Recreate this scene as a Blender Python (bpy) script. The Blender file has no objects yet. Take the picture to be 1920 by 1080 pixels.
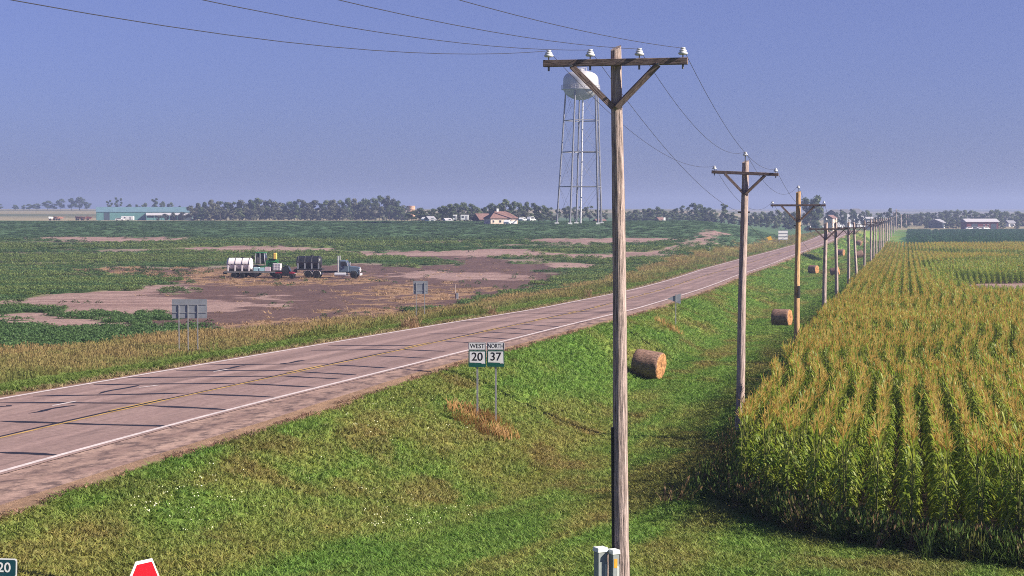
import bpy, math, random
import numpy as np
from mathutils import Vector, Matrix

# ------------------------------------------------------------------ camera, sky, sun, exposure
sc = bpy.context.scene
COL = sc.collection
CAMZ = 9.0
FOC = 3300.0                       # focal length in pixels of a 1920 wide frame
PITCH = math.atan((540 - 392) / FOC)
cam_d = bpy.data.cameras.new('camera')
cam = bpy.data.objects.new('camera', cam_d)
COL.objects.link(cam)
cam.location = (0, 0, CAMZ)
cam.rotation_euler = (math.pi / 2 - PITCH, 0, 0)
cam_d.sensor_width = 36
cam_d.lens = 36 * FOC / 1920
cam_d.clip_start = 0.5
cam_d.clip_end = 30000
sc.camera = cam

SUN_EL = math.radians(32)
SUN_AZ = math.atan2(0.96, -0.29)   # measured from +Y towards +X
world = bpy.data.worlds.new('World')
sc.world = world
world.use_nodes = True
wn = world.node_tree
for n in list(wn.nodes):
    wn.nodes.remove(n)
w_out = wn.nodes.new('ShaderNodeOutputWorld')
w_bg = wn.nodes.new('ShaderNodeBackground')
w_sky = wn.nodes.new('ShaderNodeTexSky')
w_sky.sky_type = 'NISHITA'
w_sky.sun_disc = False
w_sky.sun_elevation = SUN_EL
w_sky.sun_rotation = SUN_AZ
w_sky.altitude = 400
w_sky.air_density = 1.0
w_sky.dust_density = 0.6
w_sky.ozone_density = 3.0
w_geo = wn.nodes.new('ShaderNodeTexCoord')
w_sep = wn.nodes.new('ShaderNodeSeparateXYZ')
w_rmp = wn.nodes.new('ShaderNodeValToRGB')
e_ = w_rmp.color_ramp.elements
e_[0].position = 0.0
e_[0].color = (0.34, 0.42, 0.95, 1)
e_[1].position = 0.14
e_[1].color = (0.68, 0.59, 0.98, 1)
wn.links.new(w_geo.outputs['Generated'], w_sep.inputs[0])
wn.links.new(w_sep.outputs[2], w_rmp.inputs[0])
w_mix = wn.nodes.new('ShaderNodeMix')
w_mix.data_type = 'RGBA'
w_mix.blend_type = 'MULTIPLY'
w_mix.inputs['Factor'].default_value = 1.0
wn.links.new(w_sky.outputs[0], w_mix.inputs[6])
wn.links.new(w_rmp.outputs[0], w_mix.inputs[7])
wn.links.new(w_mix.outputs[2], w_bg.inputs[0])
w_bg.inputs[1].default_value = 0.05
wn.links.new(w_bg.outputs[0], w_out.inputs[0])

sun_d = bpy.data.lights.new('sun', 'SUN')
sun_d.energy = 5.0
sun_d.angle = math.radians(0.6)
sun_d.color = (1.0, 0.90, 0.76)
sun = bpy.data.objects.new('sun', sun_d)
COL.objects.link(sun)
sun_dir = Vector((math.sin(SUN_AZ) * math.cos(SUN_EL), math.cos(SUN_AZ) * math.cos(SUN_EL), math.sin(SUN_EL)))
sun.rotation_euler = sun_dir.to_track_quat('Z', 'Y').to_euler()
sun.location = (60, -20, 60)

sc.view_settings.view_transform = 'Standard'
sc.view_settings.look = 'None'
sc.view_settings.exposure = 1.08
sc.view_settings.gamma = 1.0
sc.view_settings.use_curve_mapping = False
sc.cycles.use_denoising = False
sc.cycles.sample_clamp_indirect = 1.0
sc.cycles.sample_clamp_direct = 6.0
sc.cycles.filter_width = 1.0
sc.cycles.max_bounces = 6
sc.cycles.diffuse_bounces = 3
sc.cycles.glossy_bounces = 3
sc.cycles.transmission_bounces = 4
sc.cycles.volume_bounces = 0
sc.cycles.transparent_max_bounces = 8

random.seed(11)
rng = np.random.default_rng(11)

# ------------------------------------------------------------------ survey helpers
CP, SP = math.cos(PITCH), math.sin(PITCH)


def ray(x, y):
    dx = (x - 960) / FOC
    dz = -(y - 540) / FOC
    return (dx, CP + dz * SP, -SP + dz * CP)


def pt(x, y, D):
    """world point that lies at distance D north of the camera"""
    d = ray(x, y)
    k = D / d[1]
    return Vector((d[0] * k, D, CAMZ + d[2] * k))


def smooth(a, b, t):
    t = np.clip((t - a) / (b - a), 0, 1)
    return t * t * (3 - 2 * t)


def lerp(a, b, t):
    return a + (b - a) * t


def hash2(ix, iy, seed):
    h = (ix.astype(np.int64) * 374761393 + iy.astype(np.int64) * 668265263 + seed * 1442695041) & 0x7fffffff
    h = ((h ^ (h >> 13)) * 1274126177) & 0x7fffffff
    h = h ^ (h >> 16)
    return (h % 100003) / 100003.0


def vnoise(x, y, seed=0):
    x = np.asarray(x, float)
    y = np.asarray(y, float)
    ix, iy = np.floor(x), np.floor(y)
    fx, fy = x - ix, y - iy
    fx = fx * fx * (3 - 2 * fx)
    fy = fy * fy * (3 - 2 * fy)
    a = hash2(ix, iy, seed)
    b = hash2(ix + 1, iy, seed)
    c = hash2(ix, iy + 1, seed)
    d = hash2(ix + 1, iy + 1, seed)
    return (a * (1 - fx) + b * fx) * (1 - fy) + (c * (1 - fx) + d * fx) * fy


def fbm(x, y, seed=0, oct=3):
    s = 0
    a = .5
    t = 0
    for i in range(oct):
        s = s + a * vnoise(np.asarray(x) * 2 ** i, np.asarray(y) * 2 ** i, seed + i)
        t += a
        a *= .5
    return s / t


# road edge lines surveyed as X(Y), and heights below the camera
RY = [0, 20, 42.6, 45.6, 51.6, 54.8, 63.2, 73.2, 82.9, 89.7, 119.3, 148.5, 252.4, 384.8, 467.1, 553.9, 600, 640, 900]
RX = [-24.2, -18.6, -12.5, -11.7, -9.9, -8.75, -6.1, -3.0, -.4, 1.55, 7.9, 13.3, 32.3, 61.5, 82.4, 104, 115.5, 125.5, 190]
LY = [0, 30, 57.7, 62.6, 68.2, 73.5, 81.5, 95.1, 123.6, 178.4, 284.4, 349.4, 458.7, 509.4, 600, 640, 900]
LX = [-37, -26.5, -16.9, -14.9, -13.0, -11.2, -8.4, -4.4, 1.9, 12.0, 30.6, 44.9, 73.2, 87, 108, 118, 182.5]
HY = [0, 30, 60, 90, 130, 190, 260, 350, 450, 600, 640, 700, 900]
HH = [6.5, 6.5, 6.22, 6.3, 7.15, 8.45, 9.5, 9.98, 9.5, 7.85, 7.8, 8.6, 10.5]


def pchip(xs, ys):
    xs = np.array(xs, float)
    ys = np.array(ys, float)
    h = np.diff(xs)
    dl = np.diff(ys) / h
    d = np.zeros(len(xs))
    d[0], d[-1] = dl[0], dl[-1]
    for i in range(1, len(xs) - 1):
        w1, w2 = 2 * h[i] + h[i - 1], h[i] + 2 * h[i - 1]
        d[i] = (w1 * dl[i - 1] + w2 * dl[i]) / (w1 + w2)      # smooth, no monotone clamp needed here

    def f(q):
        q = np.asarray(q, float)
        i = np.clip(np.searchsorted(xs, q) - 1, 0, len(h) - 1)
        t = np.clip((q - xs[i]) / h[i], -20, 20)
        tin = np.clip(t, 0, 1)
        r = ((2 * tin ** 3 - 3 * tin ** 2 + 1) * ys[i] + (tin ** 3 - 2 * tin ** 2 + tin) * h[i] * d[i]
             + (-2 * tin ** 3 + 3 * tin ** 2) * ys[i + 1] + (tin ** 3 - tin ** 2) * h[i] * d[i + 1])
        return r + np.where(t > 1, (t - 1) * h[i] * d[i + 1], 0) + np.where(t < 0, t * h[i] * d[i], 0)
    return f


def smooth_curve(xs, ys, sig):
    """gaussian-smoothed survey line so that the road has no kinks"""
    q = np.arange(min(xs), max(xs) + .01, 2.0)
    v = np.interp(q, xs, ys)
    out = v.copy()
    for i, c in enumerate(q):
        s = sig * (1 + c / 120)
        w = np.exp(-.5 * ((q - c) / s) ** 2)
        A = np.stack([np.ones_like(q), q - c], 1)
        AtW = A.T * w
        out[i] = np.linalg.solve(AtW @ A + 1e-9 * np.eye(2), AtW @ v)[0]
    sl0, sl1 = (out[1] - out[0]) / 2, (out[-1] - out[-2]) / 2

    def f(Y):
        Y = np.asarray(Y, float)
        r = np.interp(Y, q, out)
        return r + np.where(Y < q[0], (Y - q[0]) * sl0, 0) + np.where(Y > q[-1], (Y - q[-1]) * sl1, 0)
    return f


XR = smooth_curve(RY, RX, 5)
XL = smooth_curve(LY, LX, 5)
HR = pchip(HY, HH)
RB = pchip([-200, 0, 20, 30, 45, 65, 94, 127, 200, 300, 400, 600, 1000, 2000, 4000, 7000],
           [-6.4, -6.4, -6.5, -6.85, -7.9, -8.2, -8.3, -8.6, -9.3, -10.1, -10.5, -10.7, -10.4, -9.6, -5, 1])
DB = pchip([-200, 0, 20, 30, 45, 65, 94, 150, 250, 400, 600, 1000, 2000, 4000, 7000],
           [-6.6, -6.6, -6.7, -7.1, -8.2, -8.6, -8.55, -9.6, -10.8, -11.2, -10.9, -10.6, -9.6, -5, 1])
LB = pchip([-200, 0, 30, 60, 100, 150, 210, 262, 300, 335, 400, 460, 520, 560, 620, 900, 1000, 1200, 1700, 3000, 7000],
           [-7.0, -7.0, -7.2, -8.2, -9.0, -9.7, -10.1, -10.2, -10.05, -9.35, -7.6, -5.9, -4.5, -3.95, -4.2, -6.0, -5.9, -4.3, -1.3, -.8, 1.5])


def cosdir(Y):
    Y = np.asarray(Y, float)
    s = (XR(Y + 2) - XR(Y - 2)) / 4
    return 1 / np.sqrt(1 + s * s)


def road_s(X, Y):
    """distance beyond the right and the left edge line (negative on the carriageway)"""
    c = cosdir(Y)
    return (X - XR(Y)) * c, (XL(Y) - X) * c


def shoulder_w(Y):
    return np.interp(Y, [30, 53, 62, 68, 80, 120, 700], [2.8, 2.5, 2.0, 1.6, 1.4, 1.3, 1.2])


def G(X, Y):
    """terrain height (world z)"""
    X = np.asarray(X, float)
    Y = np.asarray(Y, float)
    sR, sL = road_s(X, Y)
    road = -HR(np.clip(Y, -50, 880))
    onroad = np.clip(1 - (Y - 720) / 150, 0, 1)      # the embankment fades out where the road leaves
    rb, lb, db = RB(Y), LB(Y), DB(Y)
    t = X / np.maximum(Y, 30)
    base_r = rb
    base_l = lerp(lb, np.minimum(rb + .6, road - .9), smooth(.10, .175, t) * smooth(280, 420, Y))
    # right bank: shoulder, slope, ditch, rise to the pole line
    r1 = road - .06
    s0 = shoulder_w(Y) + .45
    s1 = np.interp(Y, [40, 62, 86, 110, 200], [9.5, 8.8, 5.6, 6.2, 7.5])
    tt_ = np.clip((sR - s0) / (s1 - s0), 0, 1)
    tt_ = .55 * tt_ + .45 * tt_ * tt_ * (3 - 2 * tt_)
    r2 = r1 - .03 * np.clip(sR, 0, s0)
    p = lerp(r2, db, tt_)
    p = np.where(sR > 10.5, lerp(db, base_r, smooth(10.5, 16.5, sR)), p)
    # left bank
    q = np.where(sL < 1.3, r1 - .04 * np.clip(sL, 0, 3), lerp(r1 - .06, base_l, smooth(1.3, 15.0, sL)))
    z = np.where(sR > 0, p, np.where(sL > 0, q, r1))
    free = lerp(lb, rb, smooth(.095, .175, t))
    z = lerp(free, z, onroad)
    bump = (fbm(X / 7, Y / 9, 5, 3) - .5) * .28 + (fbm(X / 40, Y / 50, 9, 2) - .5) * .5 * smooth(150, 400, Y)
    k = np.maximum(smooth(2.5, 6, sR), smooth(1.5, 5, sL))
    return z + bump * k + CAMZ


def gz(x, y):
    return float(G(np.array([x]), np.array([y]))[0])


def at(x, y, lo=14.0, hi=6000.0):
    """ground point seen in direction (x, y) of the survey picture"""
    d = ray(x, y)
    Ds = np.geomspace(lo, hi, 2500)
    k = Ds / d[1]
    zz = CAMZ + d[2] * k - G(d[0] * k, Ds)
    idx = np.where(zz < 0)[0]
    i = idx[0] if len(idx) else len(Ds) - 1
    a, b = Ds[max(i - 1, 0)], Ds[i]
    for _ in range(18):
        m = .5 * (a + b)
        kk = m / d[1]
        if CAMZ + d[2] * kk - gz(d[0] * kk, m) < 0:
            b = m
        else:
            a = m
    kk = b / d[1]
    return Vector((d[0] * kk, b, gz(d[0] * kk, b)))


def road_at(x, y, lift=0.0):
    """point on the carriageway plane"""
    d = ray(x, y)
    D = 60.
    for _ in range(60):
        z = -float(HR(D))
        D = .5 * D + .5 * (z / d[2] * d[1])
    return Vector((d[0] * D / d[1], D, CAMZ - float(HR(D)) + lift))


# ------------------------------------------------------------------ mesh helpers
class MB:
    def __init__(self):
        self.v = []
        self.f = []
        self.m = []

    def add(self, vs, fs, mi=0):
        o = len(self.v)
        self.v.extend([tuple(p) for p in vs])
        for f in fs:
            self.f.append(tuple(i + o for i in f))
            self.m.append(mi)
        return self

    def box(self, c, s, mi=0, M=None, taper=(1, 1)):
        hx, hy, hz = s[0] / 2, s[1] / 2, s[2] / 2
        vs = []
        for k, (sx, sy, sz) in enumerate([(-1, -1, -1), (1, -1, -1), (1, 1, -1), (-1, 1, -1), (-1, -1, 1), (1, -1, 1), (1, 1, 1), (-1, 1, 1)]):
            tx, ty = (taper if sz > 0 else (1, 1))
            p = Vector((sx * hx * tx, sy * hy * ty, sz * hz))
            if M is not None:
                p = M @ p
            vs.append((c[0] + p[0], c[1] + p[1], c[2] + p[2]))
        return self.add(vs, [(0, 3, 2, 1), (4, 5, 6, 7), (0, 1, 5, 4), (1, 2, 6, 5), (2, 3, 7, 6), (3, 0, 4, 7)], mi)

    def cyl(self, p0, p1, r0, r1=None, n=10, mi=0, caps=True):
        r1 = r0 if r1 is None else r1
        p0, p1 = Vector(p0), Vector(p1)
        ax = (p1 - p0).normalized()
        a = ax.orthogonal().normalized()
        b = ax.cross(a)
        vs = []
        for p, r in ((p0, r0), (p1, r1)):
            for i in range(n):
                t = 2 * math.pi * i / n
                vs.append(p + (a * math.cos(t) + b * math.sin(t)) * r)
        fs = [(i, (i + 1) % n, n + (i + 1) % n, n + i) for i in range(n)]
        if caps:
            fs += [tuple(range(n - 1, -1, -1)), tuple(range(n, 2 * n))]
        return self.add(vs, fs, mi)

    def tube(self, pts, r, n=6, mi=0, caps=True):
        pts = [Vector(p) for p in pts]
        rs = r if isinstance(r, (list, tuple)) else [r] * len(pts)
        vs = []
        up = Vector((0, 0, 1))
        for i, p in enumerate(pts):
            d = (pts[min(i + 1, len(pts) - 1)] - pts[max(i - 1, 0)]).normalized()
            a = d.cross(up)
            if a.length < .02:
                a = d.cross(Vector((1, 0, 0)))
            a.normalize()
            b = d.cross(a)
            for k in range(n):
                t = 2 * math.pi * k / n
                vs.append(p + (a * math.cos(t) + b * math.sin(t)) * rs[i])
        fs = []
        for i in range(len(pts) - 1):
            for k in range(n):
                fs.append((i * n + k, i * n + (k + 1) % n, (i + 1) * n + (k + 1) % n, (i + 1) * n + k))
        if caps:
            fs += [tuple(range(n - 1, -1, -1)), tuple(range((len(pts) - 1) * n, len(pts) * n))]
        return self.add(vs, fs, mi)

    def lathe(self, prof, n=24, c=(0, 0, 0), mi=0, axis='z'):
        vs = []
        for r, h in prof:
            for k in range(n):
                t = 2 * math.pi * k / n
                q = (r * math.cos(t), r * math.sin(t), h)
                if axis == 'x':
                    q = (q[2], q[0], q[1])
                elif axis == 'y':
                    q = (q[1], q[2], q[0])
                vs.append((c[0] + q[0], c[1] + q[1], c[2] + q[2]))
        fs = []
        for i in range(len(prof) - 1):
            for k in range(n):
                fs.append((i * n + k, i * n + (k + 1) % n, (i + 1) * n + (k + 1) % n, (i + 1) * n + k))
        if prof[0][0] > 1e-4:
            fs.append(tuple(range(n - 1, -1, -1)))
        if prof[-1][0] > 1e-4:
            fs.append(tuple(range((len(prof) - 1) * n, len(prof) * n)))
        return self.add(vs, fs, mi)

    def prism(self, poly, y0, y1, mi=0):
        """poly in (x, z), extruded along y"""
        n = len(poly)
        vs = [(x, y0, z) for x, z in poly] + [(x, y1, z) for x, z in poly]
        fs = [tuple(range(n)), tuple(range(2 * n - 1, n - 1, -1))]
        fs += [(i, n + i, n + (i + 1) % n, (i + 1) % n) for i in range(n)]
        return self.add(vs, fs, mi)

    def mesh(self, name, mats, sm=False):
        me = bpy.data.meshes.new(name)
        me.from_pydata(self.v, [], self.f)
        mats = mats if isinstance(mats, (list, tuple)) else [mats]
        for m in mats:
            me.materials.append(m)
        if len(mats) > 1:
            me.polygons.foreach_set('material_index', self.m)
        if sm:
            me.polygons.foreach_set('use_smooth', [True] * len(me.polygons))
        me.update()
        return me

    def build(self, name, mats, parent=None, sm=False, bevel=0):
        o = bpy.data.objects.new(name, self.mesh(name, mats, sm))
        COL.objects.link(o)
        o.parent = parent
        if sm:
            md = o.modifiers.new('split', 'EDGE_SPLIT')
            md.split_angle = math.radians(40)
        if bevel:
            b = o.modifiers.new('bevel', 'BEVEL')
            b.width = bevel
            b.segments = 2
            b.limit_method = 'ANGLE'
        return o


def tag(o, label=None, cat=None, group=None, kind=None):
    if label:
        o['label'] = label
    if cat:
        o['category'] = cat
    if group:
        o['group'] = group
    if kind:
        o['kind'] = kind
    return o


def thing(name, loc, label, cat, rz=0, group=None):
    o = bpy.data.objects.new(name, None)
    COL.objects.link(o)
    o.location = loc
    o.rotation_euler = (0, 0, rz)
    o.empty_display_size = .2
    return tag(o, label, cat, group)


def inst(name, me, parent, loc=(0, 0, 0), rot=(0, 0, 0), scl=(1, 1, 1)):
    o = bpy.data.objects.new(name, me)
    COL.objects.link(o)
    o.parent = parent
    o.location = loc
    o.rotation_euler = rot
    o.scale = scl
    return o


# ------------------------------------------------------------------ materials
def newmat(name):
    m = bpy.data.materials.new(name)
    m.use_nodes = True
    nt = m.node_tree
    for n in list(nt.nodes):
        nt.nodes.remove(n)
    out = nt.nodes.new('ShaderNodeOutputMaterial')
    return m, nt, out


def N(nt, t, **kw):
    n = nt.nodes.new(t)
    for k, v in kw.items():
        setattr(n, k, v)
    return n


def mat(name, col, rough=.6, metal=0., var=.18, scale=8., bump=0., stretch=(1, 1, 1), spec=.3, coord='Object', col2=None, var_rand=0.):
    m, nt, out = newmat(name)
    L = nt.links.new
    b = N(nt, 'ShaderNodeBsdfPrincipled')
    b.inputs['Roughness'].default_value = rough
    b.inputs['Metallic'].default_value = metal
    b.inputs['Specular IOR Level'].default_value = spec
    tc = N(nt, 'ShaderNodeTexCoord')
    mp = N(nt, 'ShaderNodeMapping')
    mp.inputs['Scale'].default_value = stretch
    L(tc.outputs[coord], mp.inputs[0])
    no = N(nt, 'ShaderNodeTexNoise')
    no.inputs['Scale'].default_value = scale
    no.inputs['Detail'].default_value = 5
    no.inputs['Roughness'].default_value = .65
    L(mp.outputs[0], no.inputs[0])
    rp = N(nt, 'ShaderNodeValToRGB')
    lo = tuple(c * (1 - var) for c in col) + (1,)
    hi = tuple(min(1, c * (1 + var)) for c in (col2 or col)) + (1,)
    rp.color_ramp.elements[0].color = lo
    rp.color_ramp.elements[1].color = hi
    rp.color_ramp.elements[0].position = .3
    rp.color_ramp.elements[1].position = .7
    L(no.outputs[0], rp.inputs[0])
    last = rp.outputs[0]
    if var_rand:
        oi = N(nt, 'ShaderNodeObjectInfo')
        hs = N(nt, 'ShaderNodeHueSaturation')
        mr = N(nt, 'ShaderNodeMapRange')
        mr.inputs[3].default_value = 1 - var_rand
        mr.inputs[4].default_value = 1 + var_rand
        L(oi.outputs['Random'], mr.inputs[0])
        L(mr.outputs[0], hs.inputs['Value'])
        L(last, hs.inputs['Color'])
        last = hs.outputs[0]
    L(last, b.inputs['Base Color'])
    if bump:
        bp = N(nt, 'ShaderNodeBump')
        bp.inputs['Strength'].default_value = bump
        bp.inputs['Distance'].default_value = .02
        L(no.outputs[0], bp.inputs['Height'])
        L(bp.outputs[0], b.inputs['Normal'])
    L(b.outputs[0], out.inputs[0])
    return m


def leafmat(name, cols, trans=.35, rough=.6, rnd=.25, attr=None, wscale=0.):
    """foliage: diffuse plus light passing through; cols is a list of tones picked per instance/face by noise"""
    m, nt, out = newmat(name)
    L = nt.links.new
    if attr:
        at_ = N(nt, 'ShaderNodeAttribute', attribute_type='INSTANCER', attribute_name=attr)
        c = at_.outputs['Color']
    else:
        oi = N(nt, 'ShaderNodeObjectInfo')
        rp = N(nt, 'ShaderNodeValToRGB')
        e = rp.color_ramp.elements
        while len(e) < len(cols):
            e.new(.5)
        for i, q in enumerate(cols):
            e[i].position = i / max(1, len(cols) - 1)
            e[i].color = tuple(q) + (1,)
        if wscale:
            tc = N(nt, 'ShaderNodeTexCoord')
            no = N(nt, 'ShaderNodeTexNoise')
            no.inputs['Scale'].default_value = wscale
            no.inputs['Detail'].default_value = 3
            L(tc.outputs['Object'], no.inputs[0])
            ma = N(nt, 'ShaderNodeMath', operation='MULTIPLY_ADD')
            L(no.outputs[0], ma.inputs[0])
            ma.inputs[1].default_value = 1.5
            mb = N(nt, 'ShaderNodeMath', operation='MULTIPLY_ADD')
            L(oi.outputs['Random'], mb.inputs[0])
            mb.inputs[1].default_value = .6
            mb.inputs[2].default_value = -.55
            L(mb.outputs[0], ma.inputs[2])
            L(ma.outputs[0], rp.inputs[0])
        else:
            L(oi.outputs['Random'], rp.inputs[0])
        c = rp.outputs[0]
    d = N(nt, 'ShaderNodeBsdfPrincipled')
    d.inputs['Roughness'].default_value = rough
    d.inputs['Specular IOR Level'].default_value = .25
    t = N(nt, 'ShaderNodeBsdfTranslucent')
    mx = N(nt, 'ShaderNodeMixShader')
    mx.inputs[0].default_value = trans
    L(c, d.inputs['Base Color'])
    L(c, t.inputs[0])
    L(d.outputs[0], mx.inputs[1])
    L(t.outputs[0], mx.inputs[2])
    L(mx.outputs[0], out.inputs[0])
    return m


def ground_mat():
    m, nt, out = newmat('soil_and_turf')
    L = nt.links.new
    b = N(nt, 'ShaderNodeBsdfPrincipled')
    b.inputs['Roughness'].default_value = .95
    b.inputs['Specular IOR Level'].default_value = .1
    a = N(nt, 'ShaderNodeAttribute', attribute_name='col')
    g = N(nt, 'ShaderNodeNewGeometry')
    n1 = N(nt, 'ShaderNodeTexNoise')
    n1.inputs['Scale'].default_value = 1.3
    n1.inputs['Detail'].default_value = 8
    n1.inputs['Roughness'].default_value = .8
    L(g.outputs['Position'], n1.inputs[0])
    mr = N(nt, 'ShaderNodeMapRange')
    mr.inputs[1].default_value = .3
    mr.inputs[2].default_value = .7
    mr.inputs[3].default_value = .55
    mr.inputs[4].default_value = 1.4
    L(n1.outputs[0], mr.inputs[0])
    mx = N(nt, 'ShaderNodeMix', data_type='RGBA', blend_type='MULTIPLY')
    mx.inputs['Factor'].default_value = 1
    L(a.outputs['Color'], mx.inputs[6])
    L(mr.outputs[0], mx.inputs[7])
    L(mx.outputs[2], b.inputs['Base Color'])
    bp = N(nt, 'ShaderNodeBump')
    bp.inputs['Strength'].default_value = .9
    bp.inputs['Distance'].default_value = .15
    L(n1.outputs[0], bp.inputs['Height'])
    L(bp.outputs[0], b.inputs['Normal'])
    L(b.outputs[0], out.inputs[0])
    return m


def asphalt_mat(name, c0, c1, dark, dark_amt, along=.25, th=.53):
    """pink quartzite asphalt; UV is metres across / along the road"""
    m, nt, out = newmat(name)
    L = nt.links.new
    b = N(nt, 'ShaderNodeBsdfPrincipled')
    b.inputs['Roughness'].default_value = .85
    b.inputs['Specular IOR Level'].default_value = .25
    uv = N(nt, 'ShaderNodeUVMap', uv_map='metres')
    mp = N(nt, 'ShaderNodeMapping')
    mp.inputs['Scale'].default_value = (1.6, .06 * along * 4, 1)
    L(uv.outputs[0], mp.inputs[0])
    streak = N(nt, 'ShaderNodeTexNoise')
    streak.inputs['Scale'].default_value = 1.0
    streak.inputs['Detail'].default_value = 6
    L(mp.outputs[0], streak.inputs[0])
    fine = N(nt, 'ShaderNodeTexNoise')
    fine.inputs['Scale'].default_value = 5
    fine.inputs['Detail'].default_value = 6
    fine.inputs['Roughness'].default_value = .8
    L(uv.outputs[0], fine.inputs[0])
    r1 = N(nt, 'ShaderNodeValToRGB')
    r1.color_ramp.elements[0].position = .32
    r1.color_ramp.elements[1].position = .68
    r1.color_ramp.elements[0].color = c0 + (1,)
    r1.color_ramp.elements[1].color = c1 + (1,)
    L(streak.outputs[0], r1.inputs[0])
    mr = N(nt, 'ShaderNodeMapRange')
    mr.inputs[1].default_value = .3
    mr.inputs[2].default_value = .7
    mr.inputs[3].default_value = .66
    mr.inputs[4].default_value = 1.32
    L(fine.outputs[0], mr.inputs[0])
    mx = N(nt, 'ShaderNodeMix', data_type='RGBA', blend_type='MULTIPLY')
    mx.inputs['Factor'].default_value = 1
    L(r1.outputs[0], mx.inputs[6])
    L(mr.outputs[0], mx.inputs[7])
    sx = N(nt, 'ShaderNodeSeparateXYZ')
    L(uv.outputs[0], sx.inputs[0])
    sn = N(nt, 'ShaderNodeMath', operation='MULTIPLY')
    L(sx.outputs[0], sn.inputs[0])
    sn.inputs[1].default_value = 3.45
    cs = N(nt, 'ShaderNodeMath', operation='COSINE')
    L(sn.outputs[0], cs.inputs[0])
    wr = N(nt, 'ShaderNodeMapRange')
    wr.inputs[1].default_value = -1
    wr.inputs[2].default_value = 1
    wr.inputs[3].default_value = .90
    wr.inputs[4].default_value = 1.07
    L(cs.outputs[0], wr.inputs[0])
    mw = N(nt, 'ShaderNodeMix', data_type='RGBA', blend_type='MULTIPLY')
    mw.inputs['Factor'].default_value = 1
    L(mx.outputs[2], mw.inputs[6])
    L(wr.outputs[0], mw.inputs[7])
    mx = mw
    # dark bitumen streaks and patches
    mp2 = N(nt, 'ShaderNodeMapping')
    mp2.inputs['Scale'].default_value = (2.4, .22, 1) if th > .5 else (2.2, 1.0, 1)
    mp2.inputs['Location'].default_value = (3.3, 1.7, 0)
    L(uv.outputs[0], mp2.inputs[0])
    pat = N(nt, 'ShaderNodeTexNoise')
    pat.inputs['Scale'].default_value = 1.2
    pat.inputs['Detail'].default_value = 7
    pat.inputs['Roughness'].default_value = .7
    L(mp2.outputs[0], pat.inputs[0])
    r2 = N(nt, 'ShaderNodeValToRGB')
    r2.color_ramp.elements[0].position = th
    r2.color_ramp.elements[1].position = th + .15
    r2.color_ramp.elements[0].color = (0, 0, 0, 1)
    r2.color_ramp.elements[1].color = (dark_amt,) * 3 + (1,)
    L(pat.outputs[0], r2.inputs[0])
    m2 = N(nt, 'ShaderNodeMix', data_type='RGBA')
    L(r2.outputs[0], m2.inputs['Factor'])
    L(mx.outputs[2], m2.inputs[6])
    m2.inputs[7].default_value = dark + (1,)
    L(m2.outputs[2], b.inputs['Base Color'])
    bp = N(nt, 'ShaderNodeBump')
    bp.inputs['Strength'].default_value = .35
    bp.inputs['Distance'].default_value = .02
    L(fine.outputs[0], bp.inputs['Height'])
    L(bp.outputs[0], b.inputs['Normal'])
    L(b.outputs[0], out.inputs[0])
    return m


M = {}
M['ground'] = ground_mat()
M['road'] = asphalt_mat('pink_asphalt', (.195, .132, .124), (.305, .211, .192), (.09, .066, .064), .45)
M['shoulder'] = asphalt_mat('worn_shoulder', (.21, .138, .122), (.35, .242, .20), (.075, .052, .052), .85, along=1.2, th=.46)
M['tar'] = mat('crack_sealer', (.016, .014, .016), rough=.55, var=.3, scale=3)
M['white_line'] = mat('white_road_paint', (.56, .49, .48), rough=.7, var=.25, scale=2.5)
M['yellow_line'] = mat('yellow_road_paint', (.42, .27, .08), rough=.7, var=.4, scale=1.5)
M['pole_wood'] = mat('weathered_pole_wood', (.115, .09, .086), rough=.9, var=.6, scale=6, bump=2.0, stretch=(8, 8, .35), col2=(.44, .345, .315))
M['pole_wood_new'] = mat('pale_pole_wood', (.36, .21, .10), rough=.85, var=.4, scale=9, bump=.8, stretch=(6, 6, .35), col2=(.5, .32, .17))
M['arm_wood'] = mat('crossarm_wood', (.10, .075, .075), rough=.9, var=.5, scale=10, bump=.7, stretch=(.6, 6, 6), col2=(.19, .14, .13))
M['steel_dark'] = mat('galvanised_hardware', (.18, .18, .19), rough=.5, metal=.7)
M['porcelain'] = mat('white_porcelain', (.56, .57, .60), rough=.3, spec=.5, var=.12)
M['wire'] = mat('aluminium_wire', (.055, .055, .075), rough=.5, metal=.3, var=.1)
M['black_plastic'] = mat('black_plastic', (.018, .018, .02), rough=.45)
M['sign_back'] = mat('bare_aluminium_sign', (.30, .32, .36), rough=.5, metal=.35, var=.16, scale=2)
M['post_steel'] = mat('galvanised_post', (.36, .36, .38), rough=.5, metal=.45, var=.2)
M['white_sheet'] = mat('white_sign_sheeting', (.80, .80, .80), rough=.4, var=.05)
M['green_sheet'] = mat('green_sign_sheeting', (.012, .10, .075), rough=.4, var=.08)
M['teal_sheet'] = mat('dark_teal_sign_sheeting', (.012, .062, .085), rough=.4, var=.08)
M['red_sheet'] = mat('red_sign_sheeting', (.62, .006, .018), rough=.4, var=.06)
M['black_ink'] = mat('black_ink', (.012, .012, .014), rough=.5, var=.1)
M['yellow_sheet'] = mat('yellow_sign_sheeting', (.72, .42, .03), rough=.5, var=.08)
M['silver_paint'] = mat('silver_tank_paint', (.47, .46, .47), rough=.55, var=.12, scale=.6)
M['tower_leg'] = mat('tower_leg_paint', (.20, .205, .24), rough=.5, var=.2, scale=1)
M['tower_white'] = mat('white_riser_paint', (.55, .55, .58), rough=.5, var=.1)
M['hay_side'] = mat('bale_side_straw', (.15, .09, .068), rough=.95, var=.6, scale=6, bump=1.6, stretch=(.8, 3, 3), col2=(.25, .155, .12))
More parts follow.
